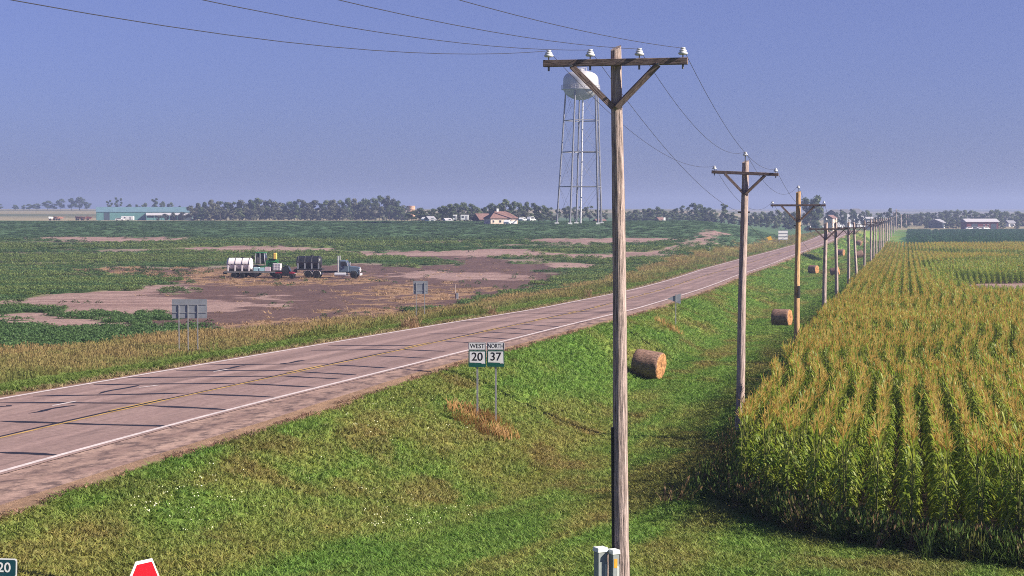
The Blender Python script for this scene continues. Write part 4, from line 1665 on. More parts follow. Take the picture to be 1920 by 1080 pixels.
# green self-propelled sprayer behind the trailer
S_ = truck_thing('field_sprayer', -5.0, 3.4, 'green self-propelled sprayer with glass cab behind the loaded trailer', 'sprayer')
MB().prism([(-1.25, 2.05), (.25, 2.05), (.32, 2.9), (.1, 3.55), (-1.1, 3.6), (-1.3, 2.9)][::-1], -.8, .8).build('cab_glass', M['glass'], S_, bevel=.04)
mb = MB()
for s in (-.82, .82):
    for (x0, z0, x1, z1) in ((-1.27, 2.05, -1.12, 3.6), (.27, 2.05, .12, 3.56), (-.5, 2.05, -.5, 3.6)):
        mb.tube([(x0, s, z0), (x1, s, z1)], .045, 6)
mb.build('cab_frame', M['chrome'], S_)
MB().box((-.5, 0, 3.66), (1.5, 1.7, .14)).build('cab_roof', M['ag_green'], S_, bevel=.05)
MB().prism([(.35, 1.5), (2.0, 1.5), (2.0, 2.2), (1.6, 2.45), (.35, 2.5)][::-1], -.55, .55).build('engine_hood', M['ag_green'], S_, bevel=.06)
MB().box((0.2, 0, 1.55), (4.2, 1.1, .35)).build('chassis', M['ag_green'], S_)
MB().lathe([(0, -.7), (.6, -.65), (.65, 0), (.6, .65), (0, .7)], 18, c=(1.4, 0, 2.15), axis='x').build('spray_tank', M['ag_green'], S_, True)
MB().box((1.75, -.5, 3.15), (.5, .5, .95)).build('rinse_tank', M['ag_yellow'], S_, bevel=.08)
MB().box((1.75, -.5, 2.6), (.12, .12, .5)).build('tank_post', M['ag_green'], S_)
for s in (-1, 1):
    for x in (-1.5, 1.9):
        wheel(S_, x, s * 1.25, .9, .42, 'ag_yellow')
        MB().box((x, s * 1.25, 1.45), (.25, .25, .6)).build('leg_strut', M['ag_green'], S_)
for s in (-1,):
    b = MB()
    b.box((4.4, s * .9, 2.95), (4.6, .05, .05)).box((4.4, s * .9, 2.35), (4.6, .05, .05))
    for i in range(9):
        x = 2.15 + i * .56
        b.box((x, s * .9, 2.65), (.05, .05, .6))
    b.build('folded_boom', M['truck_frame'], S_)
b = MB().box((-1.45, -.7, 2.5), (.05, .05, .6)).box((-1.62, -.9, 3.0), (.35, .05, .5))
b.build('mirror', M['truck_frame'], S_)

# red and black utility vehicle parked in front of the trailer
U = truck_thing('utility_vehicle', -.6, -2.9, 'red and black side-by-side utility vehicle parked in front of the trailer', 'utility vehicle')
for x in (-1.0, 1.0):
    for s in (-1, 1):
        wheel(U, x, s * .62, .36, .28, 'post_steel')
MB().prism([(-1.45, .45), (1.3, .45), (1.42, .62), (1.38, .82), (.8, 1.0), (.55, 1.0), (.45, .72), (-.35, .72), (-.4, 1.0), (-1.45, 1.0)][::-1], -.6, .6).build('body', M['black_plastic'], U, bevel=.03)
MB().prism([(.62, .80), (1.36, .72), (1.40, .84), (.82, 1.03), (.60, 1.03)][::-1], -.62, .62).build('hood', M['red_paint'], U)
MB().prism([(-1.44, .80), (-.42, .80), (-.42, 1.0), (-1.44, 1.0)][::-1], -.615, .615).build('rear_fender', M['red_paint'], U)
MB().box((-.95, 0, 1.07), (1.0, 1.2, .12)).build('cargo_bed', M['black_plastic'], U)
MB().box((.05, 0, .86), (.5, 1.1, .2)).box((-.22, 0, 1.15), (.12, 1.1, .55)).build('seat', M['black_plastic'], U)
cg = MB()
for s in (-.6, .6):
    cg.tube([(-.4, s, .95), (-.32, s, 1.85), (.42, s, 1.85), (.82, s, 1.0)], .03, 6)
cg.tube([(-.32, -.6, 1.85), (-.32, .6, 1.85)], .03, 6)
cg.tube([(.42, -.6, 1.85), (.42, .6, 1.85)], .03, 6)
cg.build('roll_cage', M['black_plastic'], U)
MB().box((.05, 0, 1.9), (.85, 1.26, .05)).build('roof', M['black_plastic'], U)
MB().add([(.81, -.56, 1.02), (.81, .56, 1.02), (.44, .56, 1.8), (.44, -.56, 1.8)], [(0, 1, 2, 3)]).build('windshield', M['glass'], U)
for s in (-1, 1):
    MB().prism([(-.35, .55), (.5, .55), (.6, 1.0), (-.35, 1.0)][::-1], -.01, .01).build('door', M['black_plastic'], U).location = (0, s * .61, 0)
    MB().prism([(-.3, 1.02), (.62, 1.02), (.38, 1.78), (-.28, 1.78)][::-1], -.006, .006).build('side_window', M['glass'], U).location = (0, s * .6, 0)
    MB().box((1.43, s * .42, .76), (.04, .2, .1)).build('headlight', M['trim_white'], U)

# ------------------------------------------------------------------ buildings


def gable(name, x0, x1, ybase, yeave, yridge, D, depth, label, wall, roof, rz=0., cat='building', windows=(), doors=(), hip=False, ov=.35, chimney=None, zadd=0):
    """building whose front spans x0..x1 of the survey picture; local x along the ridge"""
    xc = (x0 + x1) / 2
    bx = (xc - 960) / FOC * D
    g = gz(bx, D) - .1
    px = FOC / D
    Lw = (x1 - x0) / px / max(.3, math.cos(rz))
    he = pt(xc, yeave, D).z - g
    hr = pt(xc, yridge, D).z - g
    r = thing(name, (bx, D, g), label, cat, rz)
    a_, b_ = Lw / 2, depth / 2
    wl = MB()
    if hip:
        wl.box((0, 0, he / 2), (Lw, depth, he))
    else:
        wl.add([(-a_, -b_, 0), (a_, -b_, 0), (a_, b_, 0), (-a_, b_, 0), (-a_, -b_, he), (a_, -b_, he), (a_, b_, he), (-a_, b_, he), (-a_, 0, hr - .05), (a_, 0, hr - .05)],
               [(0, 1, 5, 4), (2, 3, 7, 6), (1, 2, 6, 9, 5), (3, 0, 4, 8, 7), (4, 5, 9, 8), (6, 7, 8, 9)])
    wl.build('wall', M[wall], r)
    e = ov
    s_ = (hr - he) / b_
    z0 = he - s_ * e
    th = .14
    hx = (a_ * .45 if hip else a_ + e)
    rf = MB()
    up = [(-a_ - e, -b_ - e, z0), (a_ + e, -b_ - e, z0), (a_ + e, b_ + e, z0), (-a_ - e, b_ + e, z0), (-hx, 0, hr), (hx, 0, hr)]
    vs = [(x, y, z + th) for x, y, z in up] + up
    rf.add(vs, [(0, 1, 5, 4), (2, 3, 4, 5), (1, 2, 5), (3, 0, 4), (7, 6, 10, 11), (9, 8, 11, 10), (8, 7, 11), (6, 9, 10), (0, 6, 7, 1), (1, 7, 8, 2), (2, 8, 9, 3), (3, 9, 6, 0)])
    ro = rf.build('roof', M[roof], r)
    if chimney is not None:
        MB().box((chimney * a_, .1, hr + .35), (.6, .6, 1.2)).build('chimney', M['trim_white'], ro)
    for (u, v, w, h) in windows:
        o = MB().box((u * a_, -b_ - .03, v * he), (w, .1, h)).build('window', M['trim_white'], r)
        MB().box((u * a_, -b_ - .09, v * he), (w * .82, .04, h * .84)).build('pane', M['pane'], o)
    for (u, w, h, m) in doors:
        MB().box((u * a_, -b_ - .05, h / 2), (w, .08, h)).build('door', M[m], r)
    return r, Lw, depth, he, hr


# long teal shed with lean-to
r, Lw, dp, he, hr = gable('metal_shed', 186, 352, 412, 397, 388.5, 965, 16, 'long blue-green metal shed with lean-to at the far left of the field', 'shed_teal', 'shed_roof', math.radians(13), 'shed',
                          doors=[(-.78, 3.0, 4.2, 'dark_open')], ov=.3)
a_ = Lw / 2
MB().box((-a_ - .06, 0, 2.3), (.1, 6.0, 4.5)).build('end_door', M['dark_open'], r)
# open-sided lean-to along the right half of the front
ln = MB()
ln.add([(a_ * .05, -8.1, he - .6), (a_ * 1.05, -8.1, he - .6), (a_ * 1.05, -13.5, he - 1.6), (a_ * .05, -13.5, he - 1.6)] + [(a_ * .05, -8.1, he - .8), (a_ * 1.05, -8.1, he - .8), (a_ * 1.05, -13.5, he - 1.95), (a_ * .05, -13.5, he - 1.95)],
       [(0, 1, 2, 3), (7, 6, 5, 4), (3, 2, 6, 7), (0, 3, 7, 4), (2, 1, 5, 6)])
lo_ = ln.build('lean_to_roof', M['roof_white'], r)
for i in range(7):
    MB().box((a_ * (.06 + .98 * i / 6), -13.3, (he - 1.9) / 2), (.25, .25, he - 1.9)).build('lean_to_post', M['shed_teal'], r)
MB().box((a_ * .3, -13.25, (he - 3.2) / 2), (a_ * .48, .12, he - 3.2)).build('lean_to_wall', M['shed_teal'], r)
MB().box((a_ * .55, -8.25, (he - 1.2) / 2), (a_ * .98, .1, he - 1.4)).build('lean_to_shade_sheet', M['dark_open'], r)  # dark sheet stands in for the shade inside the open lean-to

# house with brown hip roof
r, Lw, dp, he, hr = gable('farmhouse', 914, 964, 419, 408.6, 397, 528, 7.0, 'cream farmhouse with brown hip roof and white chimney at the crest of the field', 'house_wall', 'roof_brown', .3, 'house',
                          windows=[(-.78, .5, .5, .7), (-.28, .5, .7, .7), (.2, .5, .6, .7)], doors=[(.28, .7, .8, 'trim_white'), (.7, 2.0, 1.1, 'vehicle_white')], hip=True, ov=.3, chimney=-.25)
r2, *_ = gable('farmhouse', 893, 914, 419, 411, 401, 575, 9, 'dim brown-roofed house half hidden behind the cream farmhouse', 'roof_brown', 'roof_brown', .3, 'house',
               windows=[(-.5, .5, .8, .8), (.4, .5, .8, .8)], doors=[(0, .9, 1.3, 'trim_white')])


def farm_vehicle(x, y, D, L_, label, m='vehicle_white', kind='car', rz=0.):
    bx = (x - 960) / FOC * D
    g = gz(bx, D)
    r = thing('parked_' + kind, (bx, D, g), label, kind, rz)
    if kind == 'trailer':
        MB().box((0, 0, 1.45), (L_, 2.2, 1.9)).build('body', M[m], r, bevel=.1)
        MB().box((-L_ * .2, -1.12, 1.6), (.8, .04, .6)).build('window', M['pane'], r)
        MB().box((L_ * .25, -1.12, 1.25), (.7, .04, 1.4)).build('door', M['roof_grey'], r)
        for s in (-1, 1):
            wheel(r, 0, s * .95, .36, .25)
    else:
        h2 = 1.75 if kind == 'van' else 1.45
        MB().prism([(-L_ / 2, .35), (L_ / 2, .35), (L_ / 2, .8), (L_ * .3, .92), (L_ * .14, h2), (-L_ * .32, h2), (-L_ * .48, .95), (-L_ / 2, .9)][::-1], -.85, .85).build('body', M[m], r, bevel=.06)
        for s in (-1, 1):
            MB().prism([(-L_ * .40, .98), (L_ * .24, .98), (L_ * .11, h2 - .12), (-L_ * .30, h2 - .12)][::-1], -.01, .01).build('side_window', M['pane'], r).location = (0, s * .855, 0)
            for q in (-.31, .31):
                wheel(r, L_ * q, s * .78, .34, .22)
    return r


farm_vehicle(798, 415, 680, 4.2, 'small white car parked left of the white sheds below the trees', rz=1.15)
gable('small_shed', 801, 812, 417, 411, 406, 660, 4, 'small white gabled shed under the trees right of the brick silo', 'vehicle_white', 'roof_grey', .5, 'shed', doors=[(0, 1., 1.3, 'dark_open')])
gable('small_shed', 834, 844, 418, 413, 409.5, 650, 4, 'low white shed midway between the gabled shed and farmhouse', 'vehicle_white', 'roof_white', .3, 'shed', doors=[(.3, .8, 1.1, 'dark_open')])
farm_vehicle(853, 415, 670, 1.6, 'narrow white trailer standing left of the white camper', kind='trailer')
farm_vehicle(871, 415, 670, 3.0, 'white camper trailer parked left of the farmhouse', kind='trailer')
farm_vehicle(952, 418, 516, 3.4, 'small white car parked at the corner of the cream farmhouse', rz=1.3)
farm_vehicle(980, 416, 660, 4.2, 'pale car parked just right of the cream farmhouse', rz=1.2)
farm_vehicle(996, 416, 665, 4.3, 'white van parked between the farmhouse and the water tower', kind='van', rz=1.0)
gable('small_shed', 1116, 1132, 421, 414, 411, 560, 4, 'low pale shed at the foot of the water tower', 'vehicle_white', 'roof_brown', .2, 'shed', doors=[(0, .8, 1.1, 'dark_open')])

# brick silo above the shelterbelt
D = 1010
bx = (771 - 960) / FOC * D
g = gz(bx, D)
zt_ = pt(771, 386, D).z - g
r = thing('brick_silo', (bx, D, g), 'pale brick silo top rising above the shelterbelt trees', 'silo')
MB().lathe([(2.3, 0), (2.3, zt_), (2.0, zt_ + .05), (2.0, zt_ - .6), (0, zt_ - .6)], 24).build('silo_wall', M['brick'], r, True)
for z in (.35, .55, .75, .93):
    MB().lathe([(2.31, zt_ * z - .12), (2.42, zt_ * z - .12), (2.42, zt_ * z + .12), (2.31, zt_ * z + .12)], 24).build('hoop', M['rust'], r, True)

# houses and barns along the far right
gable('small_house', 1232, 1242, 421, 414, 408, 800, 6, 'small red house with white gable beyond the tower field', 'barn_red', 'roof_brown', .4, 'house', windows=[(.0, .55, .8, .9)], doors=[(.6, .9, 1.8, 'trim_white')])
gable('small_house', 1551, 1562, 420, 409, 403.5, 860, 5, 'small pinkish house beside the biggest far tree', 'house_wall', 'roof_brown', .9, 'house', windows=[(-.3, .5, .8, .9), (.4, .5, .8, .9)], doors=[(.05, .9, 2.0, 'dark_open')])
gable('town_house', 1557, 1572, 420, 401, 393.5, 1000, 8, 'pale steep-roofed house nearest the pinkish house', 'roof_grey', 'roof_dark', .8, 'house', windows=[(-.4, .7, .9, 1.4), (.4, .7, .9, 1.4)], doors=[(0, 1.0, 2.1, 'trim_white')])
gable('town_house', 1575, 1590, 420, 400, 393, 1010, 8, 'middle one of three steep-roofed houses among far trees', 'roof_grey', 'roof_dark', .8, 'house', windows=[(-.4, .7, .9, 1.4), (.4, .7, .9, 1.4)], doors=[(0, 1.0, 2.1, 'trim_white')])
gable('town_house', 1594, 1611, 420, 400, 391.5, 1020, 8, 'tallest steep-roofed house with white gable among far trees', 'roof_grey', 'roof_dark', .8, 'house', windows=[(-.4, .7, .9, 1.4), (.4, .7, .9, 1.4)], doors=[(0, 1.0, 2.1, 'trim_white')])
gable('low_barn', 1622, 1634, 420, 410, 407, 900, 8, 'low white-roofed barn behind the far end of the pole line', 'roof_grey', 'roof_white', 0, 'barn', doors=[(0, 2.5, 2.2, 'dark_open')])
gable('red_barn', 1806, 1866, 426, 415.5, 410.5, 930, 10, 'long red barn with white metal roof at the far right', 'barn_red', 'roof_white', .06, 'barn', windows=[(.1, .5, 1.0, 1.0), (.35, .5, 1., 1.)], doors=[(-.5, 3.2, 2.8, 'dark_open'), (.7, 3.0, 2.8, 'dark_open')], ov=.6)
gable('low_barn', 1744, 1768, 427, 417, 411, 960, 8, 'dark low barn with pale-edged roof left of the red barn', 'dark_open', 'roof_grey', 1.2, 'barn', doors=[(0, 2.4, 2.2, 'trim_white')])
for i, (x, L_, rz, lab) in enumerate([(1818, 4.6, .2, 'leftmost white car parked before the red barn'), (1828, 4.4, -.3, 'second white car from the left before the red barn'),
                                      (1839, 4.7, .1, 'third white car from the left before the red barn'), (1848, 4.4, .5, 'rightmost white car parked before the red barn')]):
    farm_vehicle(x, 425, 900, L_, lab, rz=rz)
gable('town_house', 1886, 1899, 424, 417.5, 413.5, 1040, 6, 'low pale house right of the red barn', 'vehicle_white', 'roof_grey', .2, 'house', windows=[(-.4, .5, .9, .8), (.4, .5, .9, .8)], doors=[(0, .9, 1.7, 'dark_open')])
gable('town_house', 1906, 1920, 424, 418, 414, 1060, 6, 'low pale house at the right picture edge', 'vehicle_white', 'roof_brown', -.2, 'house', windows=[(-.4, .5, .9, .8), (.4, .5, .9, .8)], doors=[(0, .9, 1.7, 'dark_open')])


def scrap_machine(x, D, L_, label, seed):
    rnd = random.Random(seed)
    bx = (x - 960) / FOC * D
    r = thing('old_implement', (bx, D, gz(bx, D)), label, 'farm implement', rnd.uniform(-.5, .5), 'old implements beside the teal shed')
    MB().box((0, 0, .8), (L_, .3, .25)).box((0, 0, .8), (.3, 2.2, .25)).build('frame', M['rust'], r)
    for s in (-1, 1):
        wheel(r, -L_ * .2, s * 1.0, .55, .25, 'rust')
    MB().prism([(-L_ * .4, 1.0), (L_ * .2, 1.0), (L_ * .35, 1.9), (-L_ * .45, 2.1)][::-1], -.7, .7).build('hopper', M[rnd.choice(['rust', 'vehicle_white', 'barn_red'])], r)
    MB().tube([(L_ * .2, 0, 1.0), (L_ * .6, 0, rnd.uniform(2.0, 3.2))], .1, 6).build('boom', M['rust'], r)
    return r


for i, (x, D, L_, lab) in enumerate([(97, 930, 3.5, 'dark old implement at the left end of the scrap row'), (106, 925, 3.0, 'low rusty implement second in the scrap row'), (114, 930, 4.0, 'pale old implement in the middle of the scrap row'),
                                     (148, 930, 3.6, 'rusty old implement with raised boom near the shed'), (158, 925, 4.2, 'white hopper implement near the teal shed'), (168, 930, 4.0, 'old implement next to the teal shed end wall')]):
    scrap_machine(x, D, L_, lab, i)
farm_vehicle(240, 412, 925, 6.5, 'white box truck parked before the long teal shed', kind='trailer')
farm_vehicle(225, 412, 922, 4.6, 'small white pickup parked left of the box truck by the shed')

# ------------------------------------------------------------------ trees


def tree_variant(seed, kind='round'):
    """trunk with limbs and a crown of many small leaf faces; unit height 10 m"""
    rnd = random.Random(seed)
    tr = MB()
    H = 10.
    tr.tube([(0, 0, -.3), (.1, 0, H * .25), (rnd.uniform(-.3, .3), rnd.uniform(-.3, .3), H * .6)], [.28, .2, .08], 7)
    blobs = []
    nb = {'round': 15, 'open': 12, 'bushy': 16, 'tall': 12}[kind]
    for i in range(nb):
        t = i / (nb - 1)
        if kind == 'round':
            z = H * (.28 + .62 * t)
            rad = 3.1 * math.sqrt(max(.08, 1 - ((t - .45) / .62) ** 2))
        elif kind == 'open':
            z = H * (.24 + .68 * t)
            rad = 3.4 * math.sqrt(max(.1, 1 - ((t - .55) / .6) ** 2))
        elif kind == 'tall':
            z = H * (.22 + .70 * t)
            rad = 1.9 * math.sqrt(max(.1, 1 - ((t - .5) / .6) ** 2))
        else:
            z = H * (.12 + .72 * t)
            rad = 3.3 * math.sqrt(max(.06, 1 - ((t - .35) / .72) ** 2))
        a_ = rnd.uniform(0, 6.28)
        q = rad * rnd.uniform(.35, .95)
        c = Vector((math.cos(a_) * q, math.sin(a_) * q, z))
        blobs.append((c, rnd.uniform(1.0, 1.7) * (.8 if kind in ('tall', 'open') else 1)))
        tr.tube([(0, 0, z * .55), c * .6 + Vector((0, 0, z * .25)), c], [.1, .06, .02], 5)
    lf = MB()
    n_leaf = 150 if kind != 'open' else 130
    for c, R_ in blobs:
        for _ in range(n_leaf):
            d = Vector((rnd.gauss(0, 1), rnd.gauss(0, 1), rnd.gauss(0, 1))).normalized()
            q = c + Vector((d.x * R_, d.y * R_, d.z * R_ * .72)) * (rnd.random() ** .45)
            s = rnd.uniform(.16, .34)
            u = Vector((rnd.gauss(0, 1), rnd.gauss(0, 1), rnd.gauss(0, .6))).normalized()
            w = u.cross(d if abs(u.dot(d)) < .95 else Vector((0, 0, 1))).normalized()
            lf.add([q - u * s - w * s * .6, q + u * s - w * s * .4, q + u * s * .8 + w * s * .6, q - u * s * .7 + w * s * .5], [(0, 1, 2, 3)])
    return tr.mesh('trunk', M['bark'], True), lf.mesh('crown', M['leaf_tree']), lf


TV = {}
TREES = {}
for kind, seeds in (('round', (1, 2, 3)), ('open', (4, 5)), ('bushy', (6, 7, 8)), ('tall', (9,))):
    TV[kind] = []
    for s in seeds:
        tm, cm, lf = tree_variant(s, kind)
        cm2 = lf.mesh('crown', M['leaf_tree_grey'])
        TV[kind].append((tm, cm, cm2))


def tree(x, ytop, D, wpx, kind, label, group, grey=False, drop=0.):
    bx = (x - 960) / FOC * D
    g = gz(bx, D) - drop
    H = pt(x, ytop, D).z - g
    W = wpx * D / FOC
    tm, cm, cm2 = random.choice(TV[kind])
    r = thing('tree', (bx, D, g), label, 'tree', random.uniform(0, 6.28), group)
    base = {'round': 7.4, 'open': 7.6, 'bushy': 7.8, 'tall': 4.8}[kind]
    sx = W / base
    sz = H / 9.5
    inst('trunk', tm, r, (0, 0, 0), (0, 0, 0), (sx, sx, sz))
    TREES.setdefault(group, []).append((bx / D, r))
    inst('crown', cm2 if grey else cm, r, (0, 0, 0), (0, 0, 0), (sx, sx, sz))
    return r


def skyline(pts):
    xs, ys = zip(*pts)
    return lambda x: float(np.interp(x, xs, ys))


belt = skyline([(350, 392), (362, 384), (375, 378), (400, 374), (440, 377), (470, 374), (490, 371), (520, 378), (545, 379), (558, 369), (572, 377), (600, 378), (625, 373), (650, 371), (672, 376), (690, 371), (710, 367), (735, 369), (752, 376), (764, 388)])
x = 358
i = 0
while x < 766:
    tree(x, belt(x) - 2 + random.uniform(0, 4), 930 + random.uniform(-8, 8), random.uniform(24, 32), random.choice(['round', 'bushy', 'bushy']), 'tree in the back row of the long shelterbelt',
         'trees of the long shelterbelt', grey=random.random() < .4)
    tree(x + 6, belt(x + 6) + random.uniform(10, 19), 905 + random.uniform(-6, 6), random.uniform(20, 26), 'bushy', 'bushy tree in the front row of the long shelterbelt', 'front trees of the long shelterbelt', grey=random.random() < .75)
    x += random.uniform(10.5, 14)
for x, y, w, k in [(310, 400, 16, 'bushy'), (326, 398, 18, 'bushy'), (342, 397, 18, 'bushy'), (298, 404, 12, 'bushy')]:
    tree(x, y, 915, w, k, 'greyish bush before the teal shed lean-to', 'bushes before the teal shed', True)
mid = skyline([(768, 398), (785, 391), (805, 393), (825, 389), (845, 383), (870, 382), (890, 388), (905, 390), (918, 386), (930, 380), (950, 376), (972, 380), (990, 379), (1005, 383), (1030, 388), (1042, 393)])
x = 772
while x < 1042:
    tree(x, mid(x) - 3 + random.uniform(0, 4), 720 + random.uniform(-10, 10), random.uniform(22, 30), random.choice(['round', 'bushy', 'round']), 'tree in the back of the farmhouse grove', 'trees of the farmhouse grove')
    tree(x + 7, mid(x + 7) + random.uniform(12, 19), 700 + random.uniform(-8, 8), random.uniform(18, 24), 'bushy', 'bushy tree at the front of the farmhouse grove', 'front trees of the farmhouse grove', grey=random.random() < .4)
    x += random.uniform(12, 15)
tw2 = skyline([(1042, 394), (1060, 391), (1080, 391), (1105, 390), (1130, 396)])
x = 1046
while x < 1136:
    tree(x, tw2(x) - 4 + random.uniform(0, 5), 800, random.uniform(18, 24), random.choice(['round', 'open']), 'hazy tree behind the water tower legs', 'trees behind the water tower')
    x += random.uniform(12, 17)
rt = skyline([(1160, 400), (1185, 396), (1205, 393), (1235, 391), (1250, 397), (1262, 394), (1275, 389), (1290, 384), (1305, 382), (1320, 387), (1335, 397), (1345, 401)])
x = 1168
while x < 1342:
    tree(x, rt(x) - 3 + random.uniform(0, 3), 880 + random.uniform(-15, 15), random.uniform(20, 28), random.choice(['round', 'open', 'bushy']), 'tree in the clump between the nearest and second poles', 'trees between the nearest and second poles')
    if random.random() < .6:
        tree(x + 5, rt(x) + 14, 850, 18, 'bushy', 'bush fronting the clump between nearest and second poles', 'bushes between the nearest and second poles')
    x += random.uniform(11, 15)
for x in np.arange(1166, 1500, 10.5):
    if not 1342 < x < 1350:
        tree(x + random.uniform(-3, 3), random.uniform(400, 408), 845 + random.uniform(-12, 12), random.uniform(15, 21), 'bushy', 'low bush under the trees near the road bend', 'bushes along the far field edge', grey=random.random() < .3)
for x in np.arange(1555, 1960, 12.5):
    tree(x + random.uniform(-4, 4), random.uniform(404, 412), 1045 + random.uniform(-12, 12), random.uniform(15, 22), 'bushy', 'low hazy bush under the far treeline', 'understorey bushes on the right', grey=random.random() < .3)
tree(1358, 383, 800, 20, 'tall', 'tall narrow tree standing alone just left of the second pole', 'single far trees')
tree(1375, 397, 830, 20, 'bushy', 'low bushy tree touching the second pole on its left', 'single far trees')
row = skyline([(1395, 399), (1430, 396), (1455, 393), (1480, 396), (1500, 398)])
x = 1400
while x < 1500:
    tree(x, row(x) + random.uniform(0, 3), 900, random.uniform(20, 26), 'round', 'round tree in the row before the pale pole', 'trees in the even row')
    x += random.uniform(14, 18)
tree(1513, 372, 820, 34, 'round', 'left half of the biggest far tree, behind the pale orange pole', 'biggest far trees')
tree(1530, 368, 815, 40, 'round', 'biggest dark round tree right of the pale orange pole', 'biggest far trees')
tree(1520, 392, 800, 44, 'bushy', 'broad dark bush under the biggest far tree', 'biggest far trees')
for (x, y, w, k) in [(1568, 399, 18, 'round'), (1580, 396, 18, 'round'), (1600, 394, 22, 'round'), (1616, 397, 16, 'round'), (1628, 395, 20, 'round'), (1645, 398, 20, 'bushy'), (1655, 397, 18, 'bushy'), (1667, 391, 16, 'tall'), (1682, 396, 20, 'bushy'), (1696, 399, 18, 'bushy')]:
    tree(x, y, 960, w, k, 'hazy tree among the steep-roofed far houses', 'trees among the far houses')
rr2 = skyline([(1700, 400), (1730, 397), (1760, 395), (1780, 393), (1795, 390), (1815, 390), (1828, 396), (1840, 397), (1855, 395), (1875, 393), (1895, 398), (1920, 396), (1960, 396)])
x = 1704
while x < 1950:
    tree(x, rr2(x) + random.uniform(0, 3), 1120 + random.uniform(-20, 20), random.uniform(20, 28), random.choice(['round', 'bushy']), 'hazy tree in the treeline behind the red barn', 'far treeline on the right')
    x += random.uniform(10, 14)
for (x, y, w) in [(1775, 412, 16), (1786, 410, 18), (1797, 412, 16), (1880, 416, 14), (1735, 415, 12), (1870, 417, 14), (1905, 419, 14)]:
    tree(x, y, 950, w, 'bushy', 'dark bush beside the red barn', 'bushes beside the red barn', drop=.3)
for (x, y, w, k) in [(-4, 382, 16, 'round'), (30, 384, 12, 'round'), (45, 384, 9, 'round'), (56, 382.5, 13, 'round'), (70, 382, 15, 'round'), (90, 376.5, 17, 'round'), (102, 382, 12, 'round'), (115, 373, 15, 'round'), (135, 372, 17, 'round'), (150, 370, 20, 'round'), (164, 379, 14, 'round')]:
    tree(x, y, 1700, w * 1.25, k, 'small airy far tree beyond the teal shed', 'scattered far trees on the left')
for (x, y, w, k) in [(206, 376, 16, 'open'), (222, 371, 18, 'open'), (243, 383, 12, 'round'), (258, 384, 12, 'round'), (272, 381, 14, 'round'), (291, 372.5, 16, 'tall'), (306, 378, 14, 'round'), (320, 380, 14, 'round'), (337, 386, 10, 'round')]:
    tree(x, y, 1250, w, k, 'tree top above the teal shed roof', 'trees behind the teal shed')

ONES = ['first', 'second', 'third', 'fourth', 'fifth', 'sixth', 'seventh', 'eighth', 'ninth', 'tenth', 'eleventh', 'twelfth', 'thirteenth', 'fourteenth', 'fifteenth', 'sixteenth', 'seventeenth', 'eighteenth', 'nineteenth']


def ordinal(n):
    if n < 20:
        return ONES[n - 1]
    if n % 10 == 0:
        return {20: 'twentieth', 30: 'thirtieth', 40: 'fortieth'}[n]
    return {2: 'twenty-', 3: 'thirty-', 4: 'forty-'}[n // 10] + ONES[n % 10 - 1]


for grp, lst in TREES.items():
    lst.sort(key=lambda q: q[0])
    if len(lst) > 3:
        for k, (_, r) in enumerate(lst):
            r['label'] = '%s from the left: %s' % (ordinal(k + 1), r['label'])

# ------------------------------------------------------------------ scattered vegetation


def scatter(name, protos, P, rot, scl, idx=None, col=None, label=None, cat=None):
    """one 'stuff' object: point cloud that carries copies of small plant meshes"""
    n = len(P)
    me = bpy.data.meshes.new(name)
    me.vertices.add(n)
    me.vertices.foreach_set('co', np.asarray(P, float).ravel())

    def attr(nm, tp, dat, key):
        a_ = me.attributes.new(nm, tp, 'POINT')
        a_.data.foreach_set(key, np.ascontiguousarray(dat).ravel())
    attr('rotv', 'FLOAT_VECTOR', np.asarray(rot, np.float32), 'vector')
    scl = np.asarray(scl, np.float32)
    if scl.ndim == 1:
        scl = np.stack([scl] * 3, 1)
    attr('sclv', 'FLOAT_VECTOR', scl, 'vector')
    attr('pick', 'INT', np.asarray(idx if idx is not None else rng.integers(0, len(protos), n), np.int32), 'value')
    if col is not None:
        attr('icol', 'FLOAT_COLOR', np.concatenate([np.asarray(col, np.float32), np.ones((n, 1), np.float32)], 1), 'color')
    me.update()
    o = bpy.data.objects.new(name, me)
    COL.objects.link(o)
    pc = bpy.data.collections.new(name + '_plants')
    for i, q in enumerate(protos):
        po = bpy.data.objects.new('%s_plant_%02d' % (name, i), q)
        pc.objects.link(po)
    ng = bpy.data.node_groups.new(name + '_scatter', 'GeometryNodeTree')
    ng.interface.new_socket('Geometry', in_out='INPUT', socket_type='NodeSocketGeometry')
    ng.interface.new_socket('Geometry', in_out='OUTPUT', socket_type='NodeSocketGeometry')
    L = ng.links.new
    gi = ng.nodes.new('NodeGroupInput')
    go = ng.nodes.new('NodeGroupOutput')
    ip = ng.nodes.new('GeometryNodeInstanceOnPoints')
    ci = ng.nodes.new('GeometryNodeCollectionInfo')
    ci.inputs['Collection'].default_value = pc
    ci.inputs['Separate Children'].default_value = True
    ci.inputs['Reset Children'].default_value = True

    def na(nm, tp):
        k = ng.nodes.new('GeometryNodeInputNamedAttribute')
        k.data_type = tp
        k.inputs[0].default_value = nm
        return k.outputs[0]
    L(gi.outputs[0], ip.inputs['Points'])
    L(ci.outputs[0], ip.inputs['Instance'])
    ip.inputs['Pick Instance'].default_value = True
    L(na('pick', 'INT'), ip.inputs['Instance Index'])
    L(na('rotv', 'FLOAT_VECTOR'), ip.inputs['Rotation'])
    L(na('sclv', 'FLOAT_VECTOR'), ip.inputs['Scale'])
    L(ip.outputs[0], go.inputs[0])
    md = o.modifiers.new('scatter', 'NODES')
    md.node_group = ng
    tag(o, label, cat, kind='stuff')
    return o


